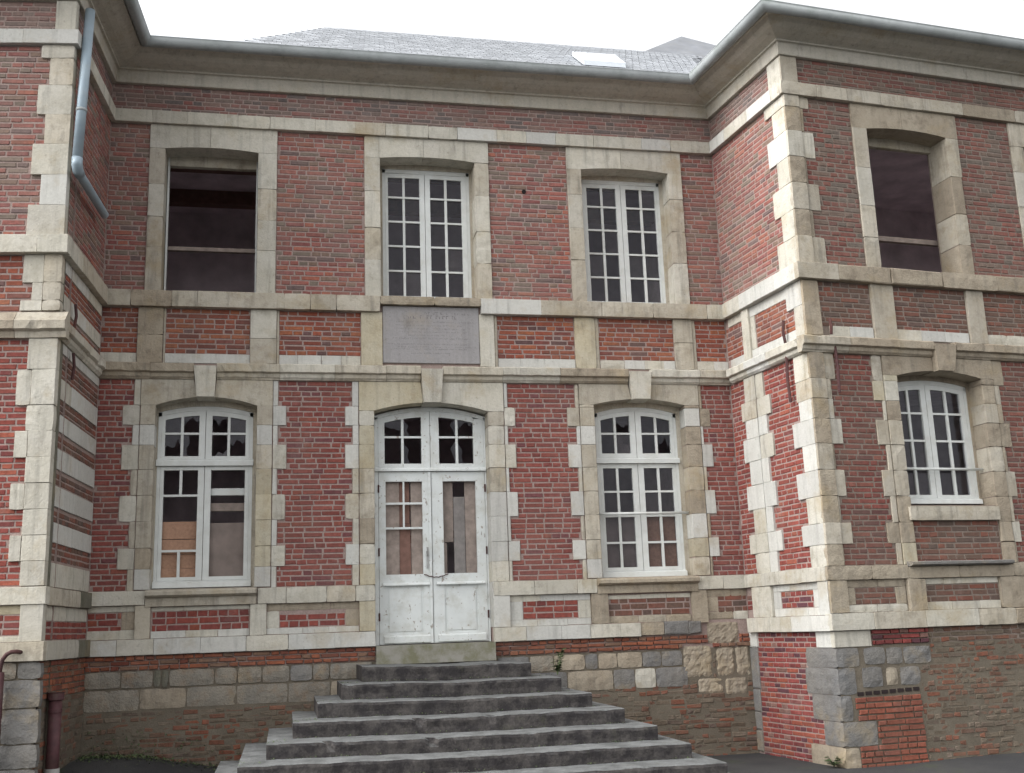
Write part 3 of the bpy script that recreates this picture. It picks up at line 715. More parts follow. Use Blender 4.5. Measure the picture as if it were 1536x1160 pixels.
# ------------------------------------------------------------------ front door
f = MB(); dd = -.19
DU0, DU1 = 1.0, 2.315
f.box(MAIN, DU0, 1.043, 1.354, 3.97, dd - .07, dd); f.box(MAIN, 2.302, DU1 + .005, 1.354, 3.97, dd - .07, dd)
A = arc(.98, 2.325, 3.98, 4.095, 12); f.poly(MAIN, A + [(x, y - .045) for x, y in A[::-1]], dd - .07, dd)
f.extr(MAIN, [(dd - .07, 3.328), (dd + .03, 3.328), (dd + .03, 3.35), (dd + .012, 3.372), (dd - .07, 3.372)], DU0, DU1)
door = f.build('front_door', M_WHITE, blk); door['label'] = 'white arched double front door with boarded lights'
def arc_y(x): return 4.095 - .115 * ((x - 1.6525) / .6725) ** 2
for li, (a, b, p) in enumerate(((1.046, 1.655, ((1.12, 1.316), (1.346, 1.555))), (1.66, 2.299, ((1.763, 1.963), (1.992, 2.177))))):
    q = MB(); d0, d1 = dd - .055, dd - .008
    q.box(MAIN, a, p[0][0], 3.376, arc_y(a) - .03, d0, d1); q.box(MAIN, p[1][1], b, 3.376, arc_y(b) - .03, d0, d1)
    q.box(MAIN, p[0][0], p[1][1], 3.376, 3.42, d0, d1)
    xs_ = [p[0][0] + (p[1][1] - p[0][0]) * i / 6 for i in range(7)]
    q.poly(MAIN, [(x, arc_y(x) - .046) for x in xs_] + [(x, arc_y(x) - .115) for x in xs_[::-1]], d0, d1)
    q.build('transom_light', M_WHITE, door)
    t = MB(); t.box(MAIN, p[0][1], p[1][0], 3.42, arc_y(p[0][1]) - .1, d0 + .01, d1 - .004); t.build('glazing_bar', M_WHITE, door)
    t = MB(); t.box(MAIN, p[0][0], p[1][1], 3.724, 3.748, d0 + .009, d1 - .003); t.build('glazing_bar', M_WHITE, door)
    for ci, (x0, x1) in enumerate(p):
        for y0, y1, k in ((3.42, 3.724, 'low'), (3.748, arc_y((x0 + x1) / 2) - .1, 'top')):
            if li == 0 and k == 'low' and ci == 0: continue
            h = y1 - y0; pts = [(x0 - .004, y1), (x1 + .004, y1)] + [(x1 + (x0 - x1) * i / 5, y1 - h * (.15 + .5 * rnd.random())) for i in range(6)] if k == 'top' and (li + ci) % 2 == 0 else \
                [(x0, y0), (x0 + (x1 - x0) * .35, y0), (x0 + (x1 - x0) * .2, y0 + h * .3), (x0 + (x1 - x0) * .3, y0 + h * .55), (x0, y0 + h * .8)] if ci == 1 else [(x1, y0), (x1, y0 + h * .9), (x1 - (x1 - x0) * .3, y0 + h * .6), (x1 - (x1 - x0) * .12, y0 + h * .3)]
            t = MB(); t.poly(MAIN, pts, dd - .036, dd - .033); t.build('pane', M_GLASS, door)
for li, (a, b, g0, g1) in enumerate(((1.048, 1.652, 1.127, 1.555), (1.664, 2.297, 1.797, 2.19))):
    q = MB(); d0, d1 = dd - .055, dd - .006
    z0 = 1.362; z1 = 3.322
    q.box(MAIN, a, g0, z0, z1, d0, d1); q.box(MAIN, g1, b, z0, z1, d0, d1)
    q.box(MAIN, g0, g1, 3.21, z1, d0, d1); q.box(MAIN, g0, g1, 2.0, 2.138, d0, d1); q.box(MAIN, g0, g1, z0, 1.47, d0, d1)
    q.box(MAIN, g0, g1, 1.47, 2.0, d0, d1 - .012)                       # recessed panel
    q.box(MAIN, g0 + .03, g1 - .03, 1.50, 1.97, d0, d1 - .004)          # raised field
    q.extr(MAIN, [(d1 - .001, 2.012), (d1 + .035, 2.012), (d1 + .035, 2.022), (d1 - .001, 2.046)], a + .04, b - .03)
    q.extr(MAIN, [(d1 - .001, 1.375), (d1 + .022, 1.375), (d1 + .02, 1.44), (d1 - .001, 1.46)], a + .05, b - .03)
    if li == 0: q.box(MAIN, b - .03, b + .004, z0, z1, d1, d1 + .014)
    q.build('door_leaf', M_WHITE, door)
for x0, x1, y0, y1 in ((1.327, 1.347, 2.68, 3.21),): 
    t = MB(); t.box(MAIN, x0, x1, y0, y1, dd - .045, dd - .012); t.build('glazing_bar', M_WHITE, door)
for y in (2.953, 2.667):
    t = MB(); t.box(MAIN, 1.127, 1.555, y - .012, y + .012, dd - .046, dd - .011); t.build('glazing_bar', M_WHITE, door)
pk = [(1.10, 1.29, 2.12, 3.25, M_PLANK), (1.292, 1.42, 2.12, 2.72, M_PLANKB), (1.292, 1.41, 2.722, 3.25, M_PLANKB), (1.425, 1.58, 2.12, 3.25, M_PLANK),
      (1.78, 1.925, 2.5, 3.25, M_PLANK), (1.78, 1.845, 2.12, 2.497, M_PLANK), (1.928, 2.062, 2.12, 3.03, M_PLANKG), (2.066, 2.21, 2.12, 3.25, M_PLANK)]
for i, (a, b, c, d_, m_) in enumerate(pk): board(door, MAIN, a, b, c, d_, dd - .07 - (i % 3) * .006, m_, 'plank')
for a, b, c in ((1.10, 1.60, 2.50), (1.10, 1.60, 2.87), (1.78, 2.22, 2.55), (1.78, 2.22, 2.90)): board(door, MAIN, a, b, c, c + .09, dd - .112, M_PLANKB, 'batten')
t = MB(); t.box(MAIN, 1.592, 1.618, 2.20, 2.40, dd - .006, dd + .004); t.tube([MAIN.p(1.605, 2.35, dd), MAIN.p(1.605, 2.35, dd + .045)], .009); t.tube([MAIN.p(1.605, 2.35, dd + .045), MAIN.p(1.60, 2.44, dd + .05)], .010)
hm = flat_mat('door_hardware', (.45, .45, .44), .35, .2, 20, metal=.8); t.build('handle', hm, door)
t = MB(); pts = [MAIN.p(1.56 + .028 * i, 2.13 - .035 * math.sin(i / 10 * math.pi) + (.02 if i % 2 else 0) * .3, dd + .012) for i in range(11)]
t.tube(pts, .006, 6); t.build('chain', M_IRON, door)
for x in (1.045, 2.30):
    for z_ in (1.62, 2.35, 3.08):
        t = MB(); t.tube([MAIN.p(x, z_, dd + .004), MAIN.p(x, z_ + .09, dd + .004)], .010, 8); t.build('hinge', M_IRON, door)
t = MB(); t.box(MAIN, 1.652, 1.664, 1.36, 2.10, dd - .05, dd - .03); t.build('door_gap_strip', M_PLANKG, door)

# ------------------------------------------------------------------ cornice, gutter, roof
def offset_path(path, d):
    """path: list of planes joined at corners; returns points offset outward by d"""
    out = []
    for i in range(len(path) + 1):
        if i == 0: q = path[0][0].p(path[0][1], 0, d)
        elif i == len(path): q = path[-1][0].p(path[-1][2], 0, d)
        else:
            a, b = path[i - 1][0], path[i][0]
            A_ = a.p(0, 0, d); B_2 = b.p(0, 0, d)
            den = a.e.x * b.e.y - a.e.y * b.e.x; t_ = ((B_2.x - A_.x) * b.e.y - (B_2.y - A_.y) * b.e.x) / den
            q = A_ + a.e * t_
        out.append(q)
    return out
def sweep(name, par, path, prof, m, smooth=False, keep=None):
    b = MB(); rows = [offset_path(path, d) for d, _ in prof]; n = len(rows[0])
    k0, k1 = keep or (0, n - 1)
    for (d, z), r in zip(prof, rows): b.v += [(r[i].x, r[i].y, z) for i in range(k0, k1 + 1)]
    w_ = k1 - k0 + 1
    for j in range(len(prof) - 1):
        for i in range(w_ - 1): b.f.append((j * w_ + i, j * w_ + i + 1, (j + 1) * w_ + i + 1, (j + 1) * w_ + i))
    return b.build(name, m, par, smooth, fix=False)
FULL = [(LF, LF.L, 0), (LS, LS.L, 0), (MAIN, XL, XR), (RS, 0, RS.L), (RF, 0, RF.L)]
CORN = [(-.05, 7.945), (.045, 7.945), (.05, 7.955), (.052, 8.085), (.058, 8.095), (.085, 8.10), (.09, 8.115), (.12, 8.125), (.18, 8.14), (.25, 8.165), (.31, 8.2), (.35, 8.235), (.37, 8.24), (.37, 8.275), (-.05, 8.28)]
GUT = [(.37 + .062 + .064 * math.sin(a), 8.30 - .09 * math.cos(a)) for a in [(-100 + 200 * i / 12) * math.pi / 180 for i in range(13)]]
GUT = [(d, z_) for d, z_ in GUT] + [(.50, 8.32), (.36, 8.325)]
ST['c'] = stone_mat('cornice_plaster', (.50, .47, .40), (.56, .53, .47), (.28, .27, .24), .35, .3, .2)
lw = thing('mansion_wing', 'brick wing with white stone stripes on its return wall and a zinc downpipe', 'building', (-3.4, -1.7, 0))
rw = thing('mansion_wing', 'brick wing with an open upper window and patched brick and sandstone plinth', 'building', (7.6, -1.3, 0))
sweep('cornice', lw, FULL, CORN, ST['c'], keep=(0, 2)); sweep('cornice', blk, FULL, CORN, ST['c'], keep=(2, 3)); sweep('cornice', rw, FULL, CORN, ST['c'], keep=(3, 5))
sweep('gutter', lw, FULL, GUT, M_GUTTER, True, keep=(0, 2)); sweep('gutter', blk, FULL, GUT, M_GUTTER, True, keep=(2, 3)); sweep('gutter', rw, FULL, GUT, M_GUTTER, True, keep=(3, 5))
tp = math.tan(math.radians(34))
b = MB()
ez = 8.31
b.add([(-.75, -.45, ez), (5.2, -.45, ez), (6.6, 3.35, ez + 3.8 * tp * 1.0), (.49, 3.10, ez + 3.55 * tp)], [(0, 1, 2, 3)])
b.add([(-.75, -.45, ez), (.49, 3.10, ez + 3.55 * tp), (-.4, 6.5, ez), (-2.2, 6.5, ez), (-2.0, -.45, ez)], [(0, 1, 2, 3, 4)])
b.add([(.49, 3.10, ez + 3.55 * tp), (6.6, 3.35, ez + 3.8 * tp), (6.6, 8.5, ez), (-.4, 6.5, ez)], [(0, 1, 2, 3)])
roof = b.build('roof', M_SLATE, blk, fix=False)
# slate courses: thin overlapping rows laid up the visible slope
b = MB()
for i in range(30):
    y0, y1 = -.45 + i * .125, -.45 + i * .125 + .14
    k0, k1 = (y0 + .45) / 3.55, (y1 + .45) / 3.55
    xl = -.75 + 1.24 * min(k0, 1); x = xl + (.1 if i % 2 else 0)
    if k0 > 1: break
    while x < 5.2 + 1.3 * k0:
        q = [(x + .004, y0, ez + (y0 + .45) * tp + .018), (x + .196, y0, ez + (y0 + .45) * tp + .018 + (rnd.random() - .5) * .006), (x + .196, y1, ez + (y1 + .45) * tp + .006), (x + .004, y1, ez + (y1 + .45) * tp + .006)]
        b.add(q + [(a_[0], a_[1], a_[2] - .008) for a_ in q[:2]], [(0, 1, 2, 3), (4, 5, 1, 0)]); x += .2
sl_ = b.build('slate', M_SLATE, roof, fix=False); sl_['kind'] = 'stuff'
b = MB()     # rooflight lying in the slope
def rp(x, y, h): return (x, y, ez + (y + .45) * tp + h)
b.add([rp(3.68, -.2, .03), rp(4.24, -.2, .03), rp(4.50, 1.0, .03), rp(3.86, .95, .03), rp(3.68, -.2, .10), rp(4.24, -.2, .10), rp(4.50, 1.0, .10), rp(3.86, .95, .10)], [(4, 5, 6, 7), (0, 1, 5, 4), (1, 2, 6, 5), (2, 3, 7, 6), (3, 0, 4, 7)])
mg, tg, bgx = mat('rooflight_glass'); bgx.inputs['Base Color'].default_value = (.62, .66, .70, 1); bgx.inputs['Roughness'].default_value = .15
b.build('rooflight', mg, roof)
# higher hipped roof of the wing seen past the ridge
b = MB()
ap = (6.75, 4.0, 11.59)
base = [(5.55, 2.9, 10.55), (8.6, 2.5, 10.2), (10.5, 6.0, 10.2), (5.2, 7.0, 10.6)]
b.add([ap] + base + [(x, y, 8.3) for x, y, _ in base], [(0, 1, 2), (0, 2, 3), (0, 3, 4), (0, 4, 1), (1, 5, 6, 2), (2, 6, 7, 3), (3, 7, 8, 4), (4, 8, 5, 1)])
b.build('hipped_roof', flat_mat('dark_slate', (.22, .23, .25), .7, .2, 4, dirt=(.20, .20, .19), dirt_amt=.4, bmp=.1), blk)  # same slate, darkened so the peak stands out from the white sky

# rooms behind the openings: made shallow and pale so more light bounces, with real floors and ceilings
b = MB()
def room(x0, x1, y0, y1, z0, z1):
    P = [(x, y, z_) for z_ in (z0, z1) for y in (y0, y1) for x in (x0, x1)]
    b.add(P, [(0, 1, 3, 2), (4, 6, 7, 5), (2, 3, 7, 6), (0, 2, 6, 4), (1, 5, 7, 3)])
room(XL, 5.5, .355, 3.2, 1.3, 4.5); room(XL, 5.5, .355, 3.2, 4.8, 7.6)
rm = b.build('interior', M_PLASTER, blk, fix=False)
b = MB()
for i in range(2):
    b = MB(); b.box(MAIN, XL + .1, 5.4, 7.40, 7.598, -(1.1 + i * 1.2) - .16, -(1.1 + i * 1.2)); b.build('ceiling_beam', M_PLANKB, blk)

# ================================================================== RIGHT WING
HR = [(1.11, 2.255, 2.665, 4.2), (1.075, 2.195, 5.39, 7.19), (3.36, 4.48, 5.39, 7.19), (3.40, 4.54, 2.665, 4.2)]
wr = wall_mesh('wall', rw, RF, .0, RF.L, 1.19, 8.3, [(a - .01, b_ + .01, c, d_ + .02) for a, b_, c, d_ in HR], M_MORTW)
wallr2 = wall_mesh('return_wall', rw, RS, -.02, RS.L - .06, 1.19, 8.3, [], M_MORT)
plr = wall_mesh('plinth', rw, RF, .0, RF.L, -.3, 1.19, [], M_MORTD, d=.0)
plr2 = wall_mesh('return_plinth', rw, RS, -.02, RS.L - .06, -.3, 1.19, [], M_MORT, d=-.008)
S = wallr2
WHT = {'w': 4, 'm': 3}; BRN = {'b': 4, 'o': 3, 'm': 1}
# --- return wall
band(S, RS, .06, RS.L, 7.445, 7.605, .06, {'m': 3, 'w': 1}, .35, .6)
band(S, RS, .08, RS.L, 5.195, 5.385, .08, {'w': 3, 'm': 2}, .3, .5)
moulding(S, RS, .10, RS.L, P3, {'w': 2, 'm': 3}, .4, .7)
stone(S, RS, 1.45, RS.L, 7.607, 7.943, 'm', .02)
for i, e_ in enumerate((1.31, 1.462, 1.318, 1.475, 1.335, 1.47, 1.335)):
    stone(S, RS, e_, RS.L, ZU[i + 1], ZU[i], 'w' if i == 2 else 'm', .02)
stone(S, RS, .44, .60, 4.548, 5.19, 'm', .035)
band(S, RS, .08, .44, 5.08, 5.193, .006, WHT, .2, .4); band(S, RS, .60, 1.41, 5.065, 5.193, .006, {'w': 1}, .3, .5)
stone(S, RS, 1.41, RS.L, 4.905, 5.193, 'w', .02); stone(S, RS, 1.55, RS.L, 4.548, 4.905, 'm', .02)
stone(S, RS, .60, .70, 4.66, 5.065, 'm', .006)
band(S, RS, .08, 1.55, 4.548, 4.66, .008, {'w': 1}, .25, .4)
cl = (.355, .258, .325, .233, .343, .227, .335, .20, .30); cr = (.775, .895, .80, .89, .765, .86, .755, .905, .775)
for i in range(9):
    stone(S, RS, cl[i], .603, ZL[i + 1], ZL[i], 'mowwwwomm'[i] if i % 2 else 'mmwmwwmom'[i], .02); stone(S, RS, .612, cr[i], ZL[i + 1], ZL[i], 'mmwmwwwww'[i], .02)
cq = (1.44, 1.44, 1.475, 1.315, 1.46, 1.30, 1.45, 1.31, 1.425)
for i in range(9): stone(S, RS, cq[i], RS.L, ZL[i + 1], ZL[i], 'mowwwwmwm'[i], .02)
band(S, RS, .05, RS.L, 1.868, 2.02, .05, {'w': 1, 'm': 2}, .3, .5)
stone(S, RS, .18, .60, 1.515, 1.866, 'm', .04)
panel(S, RS, .605, 1.53, .755, 1.393, 1.515, 1.866, 1.60, 1.79, 'wwww')
stone(S, RS, 1.535, RS.L, 1.515, 1.866, 'w', .04)
band(S, RS, .06, RS.L, 1.348, 1.513, .06, {'w': 2, 'm': 1}, .35, .6)
P2_ = plr2
for z0, z1, u, k in ((1.18, 1.346, .18, 'w'), (.70, 1.178, .155, 'g'), (.44, .698, .137, 'g'), (.24, .438, .124, 'g'), (0, .238, .12, 'r')): stone(P2_, RS, -.01, u, z0, z1, k, .012)
CORNER = ((1.18, 1.346, 1.385, .423, 'w'), (.975, 1.178, 1.16, .262, 'g'), (.70, .973, 1.115, .198, 'g'), (.435, .698, 1.20, .128, 'g'), (.185, .433, 1.38, .396, 'g'), (-.06, .183, 1.10, .164, 'b'))
for z0, z1, us, uf, k in CORNER:
    stone(P2_, RS, us, RS.L - .0, z0, z1, k, .014, rough=0 if k == 'w' else .007); stone(plr, RF, -.018, uf, z0, z1, 'm' if k == 'w' else k, .014, rough=0 if k == 'w' else .008)
R_ = 'right'
STONES.setdefault(id(RF), []).extend([(a, b_, 2.5 if c < 3 else c, d_) for a, b_, c, d_ in HR])
bricks(R_, RS, .0, RS.L, 7.607, 7.945, 'frieze'); bricks(R_, RS, .0, RS.L, 5.388, 7.443, 'upper')
bricks(R_, RS, .0, 1.55, 4.66, 5.08, 'dado'); bricks(R_, RS, .0, 1.48, 2.022, 4.355, 'side')
bricks(R_, RS, .755, 1.393, 1.602, 1.79, 'new', h=.064); bricks(R_, RS, .0, .175, 1.602, 1.78, 'new', h=.064)
bricks(R_, RS, .12, 1.385, -.05, 1.346, 'new', h=.0565, L=.225, bond='english', jit=.002)
# --- front
S = wr
band(S, RF, -.06, RF.L, 7.445, 7.605, .06, {'o': 2, 'b': 3}, .4, .8)
band(S, RF, -.08, RF.L, 5.195, 5.385, .08, {'o': 1, 'b': 3}, .5, .9)
KR = (1.60, 1.90, 1.615, 1.84)
KR2 = (3.84, 4.10, 3.86, 4.08)
for a, b_ in ((-.10, KR[0]), (KR[1], KR2[0]), (KR2[1], RF.L)): moulding(S, RF, a, b_, P3, {'o': 1, 'b': 3}, .45, .8)
stone(S, RF, -.02, .20, 7.607, 7.943, 'o', .02)
for i, e_ in enumerate((.315, .233, .345, .215, .345, .235, .355)):
    k = 'm' if i == 2 else 'ob'[i % 2]
    stone(S, RF, -.02, .178, ZU[i + 1], ZU[i], k, .035); stone(S, RF, .186, e_, ZU[i + 1], ZU[i], k, .012)
square_surround(S, RF, .88, 1.075, 2.195, 2.37, 7.14, 7.19, 5.387, 7.443, 'omo', 'obob', depth=.32, topc='b')
square_surround(S, RF, 3.165, 3.36, 4.48, 4.66, 7.14, 7.19, 5.387, 7.443, 'omo', 'bow', depth=.42, topc='o')
stone(S, RF, -.02, .20, 4.548, 5.193, 'b', .03)
for a, b_ in ((.88, 1.18), (2.19, 2.43), (3.16, 3.44), (4.45, 4.7)): stone(S, RF, a, b_, 4.548, 5.193, 'o', .03)
for a, b_ in ((.30, .875), (1.19, 2.18), (2.44, 3.15), (3.45, 4.44)): band(S, RF, a, b_, 4.55, 4.675, .008, {'m': 1, 'w': 1}, .25, .4)
tr_ = (.31, .25, .25, .33, .21, .306, .21, .326, .19)
for i in range(9):
    stone(S, RF, -.02, .176, ZL[i + 1], ZL[i], 'bobbobbob'[i], .035)
    stone(S, RF, .184, max(tr_[i], .2), ZL[i + 1], ZL[i], 'oommbooob'[i], .012)
arched_surround(S, RF, .935, 1.11, 2.255, 2.43, 4.13, 4.2, 2.02, KR, 'ymbooobb', 'bbobobb', topc='bb', depth=.32)
arched_surround(S, RF, 3.23, 3.40, 4.54, 4.71, 4.13, 4.2, 2.02, KR2, 'obboo', 'bbobo', topc='bb', depth=.32)
tl_ = (.80, .788, .89, .78, .875, .787, .858, .77, .862)
for i in range(9): stone(S, RF, tl_[i], .927, ZL[i + 1], ZL[i], 'oymoooobo'[i], .012)
tq = (2.58, 2.51, 2.51, 2.585, 2.485, 2.57, 2.48, 2.54, 2.455)
for i in range(9): stone(S, RF, 2.436, tq[i], ZL[i + 1], ZL[i], 'bobbboomb'[i], .012)
for i in range(9): stone(S, RF, (3.15, 3.07)[i % 2], 3.223, ZL[i + 1], ZL[i], 'bo'[i % 2], .012)
for a, b_ in ((1.06, 2.25), (3.36, 4.58)):
    stone(S, RF, a, b_, 2.495, 2.65, 'o', .06, back=-.3)
m_ = MB(); m_.extr(RF, [(-.05, 2.055), (.10, 2.05), (.125, 2.04), (.125, 2.015), (.09, 2.0), (-.05, 2.0)], .965, 2.30); m_.build('window_sill', ST['g'], rw)
band(S, RF, -.05, .96, 1.872, 2.02, .05, BRN, .35, .6); band(S, RF, .96, 2.35, 1.872, 1.998, .05, {'b': 1, 'm': 1}, .4, .7); band(S, RF, 2.35, RF.L, 1.872, 2.02, .05, BRN, .35, .6)
stone(S, RF, -.03, .185, 1.532, 1.87, 'b', .04)
panel(S, RF, .188, .93, .294, .801, 1.53, 1.87, 1.61, 1.79, 'bbmm'); stone(S, RF, .934, 1.168, 1.53, 1.87, 'b', .04)
panel(S, RF, 1.171, 2.148, 1.171, 2.148, 1.53, 1.87, 1.615, 1.805, 'mmmm'); stone(S, RF, 2.15, 2.62, 1.53, 1.87, 'b', .04)
panel(S, RF, 2.63, 3.3, 2.75, 3.2, 1.53, 1.87, 1.61, 1.79, 'bbmm'); stone(S, RF, 3.31, 5.1, 1.53, 1.87, 'b', .04)
band(S, RF, -.06, RF.L, 1.352, 1.528, .06, {'m': 2, 'o': 3, 'b': 2}, .4, .75)
P = plr
for a, b_, c, d_, k in ((.317, .582, .99, 1.172, 'g'), (.59, .80, .985, 1.165, 'g'), (.805, 1.15, .98, 1.165, 'g'), (.27, .53, .76, .972, 'g'), (.566, .714, .77, .96, 'b'), (.735, .995, .765, .96, 'g')):
    stone(P, RF, a, b_, c, d_, k, .014, rough=.010)
m_ = MB()
for i in range(8): m_.box(RF, .20 + i * .098, .27 + i * .098, .685 + i * .003, .722 + i * .003, -.012, .012)
m_.build('air_vent', flat_mat('vent_shadow', (.03, .02, .02), .9, .2, 9), rw)
STONES[id(RF)].append((.18, 1.02, .672, .745))
bricks(R_, RF, .2, RF.L, 7.607, 7.945, 'wingup'); bricks(R_, RF, .2, RF.L, 5.388, 7.443, 'wingup')
STONES[id(RF)] += [(1.11, 2.255, 2.06, 2.5), (3.40, 4.54, 2.06, 2.5)]
bricks(R_, RF, .2, RF.L, 4.66, 5.193, 'dull'); bricks(R_, RF, .18, RF.L, 2.022, 4.355, 'wing')
bricks(R_, RF, .294, .801, 1.61, 1.79, 'dull', h=.06); bricks(R_, RF, 1.171, 2.148, 1.615, 1.80, 'dull', h=.06); bricks(R_, RF, 2.75, 3.2, 1.61, 1.79, 'dull', h=.06)
bricks(R_, RF, .44, 1.15, 1.19, 1.35, 'new', h=.058, d=.02)
bricks(R_, RF, 1.15, RF.L, 1.19, 1.35, 'rubble', d=.01, jit=.008)
bricks(R_, RF, .16, .98, -.05, .672, 'smooth', h=.058, d=.016, jit=.002); bricks(R_, RF, .98, RF.L, -.05, .745, 'rubble', h=.056, L=.17, d=.012, jit=.009)
bricks(R_, RF, 1.0, RF.L, .745, 1.19, 'rubble', h=.056, L=.17, d=.012, jit=.009)
# infill under the ground-floor windows
STONES[id(RF)] = [x for x in STONES[id(RF)] if x[2:] != (2.06, 2.5)]
for a, b_ in ((1.112, 2.253), (3.402, 4.538)): bricks(R_, RF, a, b_, 2.06, 2.495, 'dull', d=0)
gw = window(rw, RF, 1.14, 2.225, 2.757, 4.075, 4.14, -.22, [[(1.215, 1.395), (1.425, 1.585)], [(1.727, 1.912), (1.944, 2.125)]], [4.0, 3.75, 3.43, 3.11, 2.807], label='casement with arched head and a white guard rail', bottom_rail=.055, fill=(1.11, 2.255, 4.24), fcode='b')
gw2 = window(rw, RF, 3.43, 4.51, 2.757, 4.075, 4.14, -.22, [[(3.505, 3.685), (3.715, 3.875)], [(4.02, 4.20), (4.235, 4.41)]], [4.0, 3.75, 3.43, 3.11, 2.807], bottom_rail=.055, fill=(3.40, 4.54, 4.24), fcode='b')
t = MB(); t.tube([RF.p(1.10, 3.09, -.14), RF.p(2.27, 3.094, -.14)], .015); t.build('guard_rail', M_WHITEW, gw, True)
b_ = MB(); b_.box(RF, .95, 2.35, 5.925, 5.985, -.5, -.44); b_.build('cross_bar', M_PLANK, rw)
b = MB()
for z0, z1 in ((1.3, 4.5), (4.8, 7.6)):
    a_, c_ = .1, RF.L; Y = -.43
    P_ = [RF.p(u, z_, d_) for z_ in (z0, z1) for d_ in (Y, -3.2) for u in (a_, c_)]
    b.add(P_, [(0, 1, 3, 2), (4, 6, 7, 5), (2, 3, 7, 6), (0, 2, 6, 4), (1, 5, 7, 3)])
b.build('interior', M_PLASTER, rw, fix=False)
stone(wr, RF, 1.06, 2.21, 7.06, 7.24, 'o', -.26, back=-.33, name='inner_lintel', cut=False); stone(wr, RF, 3.35, 4.5, 7.06, 7.24, 'o', -.26, back=-.33, name='inner_lintel', cut=False)
# iron wall ties
def tie(par, pl, u, v0, v1, lean=0.0):
    t = MB(); t.tube([pl.p(u, v0, .05), pl.p(u + lean * .5, (v0 + v1) / 2, .065), pl.p(u + lean, v1, .05)], .017, 6); t.build('wall_tie', M_IRON, par)
tie(rw, RS, 1.37, 4.55, 4.81); tie(rw, RS, 1.37, 3.86, 4.39, .0); tie(rw, RF, .285, 4.56, 4.74); tie(rw, RF, .315, 3.90, 4.44)
# wing roof (low pitch, hidden behind its own gutter from the courtyard)
b = MB(); o1 = offset_path(FULL, .40)
c1, c2 = o1[3], o1[4]
b.add([(c1.x, c1.y, ez), (c2.x, c2.y, ez), (10.9, -1.6, ez), (8.4, 1.2, 10.0), (8.4, 3.0, 10.0), (6.7, 3.0, 9.2)], [(0, 1, 3, 5), (1, 2, 3), (3, 4, 5)])
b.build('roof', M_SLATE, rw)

# ================================================================== LEFT WING
wl = wall_mesh('wall', lw, LF, .0, LF.L, 1.35, 8.3, [], M_MORT); wl2 = wall_mesh('return_wall', lw, LS, -.02, LS.L - .06, 1.35, 8.3, [], M_MORT)
pll = wall_mesh('plinth', lw, LF, .0, LF.L, -.3, 1.35, [], M_MORTD, d=.0); pll2 = wall_mesh('return_plinth', lw, LS, -.02, LS.L - .06, -.3, 1.35, [], M_MORTD, d=.0)
S = wl
band(S, LF, -.06, LF.L, 7.445, 7.605, .06, {'m': 2, 'w': 1}, .3, .6)
M2P = [(-.05, 5.39), (.07, 5.385), (.085, 5.37), (.085, 5.21), (-.05, 5.205)]
band(S, LF, -.08, LF.L, 5.205, 5.39, .085, {'o': 1, 'b': 1, 'm': 3}, .25, .5)
moulding(S, LF, -.10, LF.L, [(-.05, 4.63), (.02, 4.62), (.09, 4.53), (.10, 4.52), (.10, 4.44), (.06, 4.42), (.05, 4.36), (-.05, 4.357)], {'g': 1, 'b': 1, 'o': 2}, .3, .6)
stone(S, LF, -.02, .185, 7.607, 7.943, 'm', .03)
for i, e_ in enumerate((.305, .215, .315, .225, .332, .233, .338)): stone(S, LF, -.02, e_, ZU[i + 1], ZU[i], 'momomwm'[i], .03)
ld = [(5.205, 4.918, .346), (4.918, 4.736, .253), (4.736, 4.632, .357)]
for t_, q_, e_ in ld: stone(S, LF, -.02, .15, q_, t_, 'o', .035); stone(S, LF, .152, e_, q_, t_, 'm', .02)
LG = [4.355, 4.05, 3.705, 3.457, 3.205, 2.963, 2.72, 2.48, 2.245, 2.02]
for i, e_ in enumerate((.25, .34, .233, .325, .207, .335, .203, .312, .196)):
    if i % 2: stone(S, LF, -.02, .20, LG[i + 1], LG[i], 'm', .035); stone(S, LF, .203, e_, LG[i + 1], LG[i], 'm', .03)
    else: stone(S, LF, -.02, e_, LG[i + 1], LG[i], 'm', .035)
band(S, LF, -.05, LF.L, 1.855, 2.015, .05, {'o': 1, 'm': 1}, .25, .5)
stone(S, LF, -.03, .172, 1.525, 1.853, 'm', .04)
band(S, LF, .174, LF.L, 1.77, 1.853, .004, {'y': 1}, .3, .5); band(S, LF, .174, LF.L, 1.525, 1.58, .004, {'m': 1}, .3, .5)
band(S, LF, -.06, LF.L, 1.355, 1.522, .06, {'m': 2, 'o': 1}, .22, .5)
P = pll
stone(P, LF, -.04, .175, 1.195, 1.348, 'g', .025, rough=.012); stone(P, LF, .178, .36, 1.195, 1.348, 'r', .025, rough=.012)
for z0, z1 in ((.945, 1.192), (.64, .942), (.43, .637), (.1, .427)):
    js = [-.04] + run(.28 + rnd.random() * .12, 1.4, .3, .5)
    for a, b_ in zip(js, js[1:]): stone(P, LF, a, b_, z0, z1, pick({'g': 3, 'r': 1}), .025, rough=.012)
S = wl2
band(S, LS, .06, LS.L, 7.445, 7.605, .06, {'m': 1}, .4, .6); band(S, LS, .08, LS.L, 5.195, 5.385, .08, {'o': 1, 'm': 1}, .4, .6)
moulding(S, LS, .10, LS.L, P3, {'m': 1, 'o': 1}, .5, .8)
stone(S, LS, 1.58, LS.L - .02, 4.36, 7.443, 'd', .01); stone(S, LS, 1.52, LS.L - .02, 2.02, 4.355, 'd', .012)
for z0, z1 in ((5.065, 5.19), (4.69, 4.85)): band(S, LS, .06, 1.575, z0, z1, .012, {'w': 1, 'm': 1}, .5, .8)
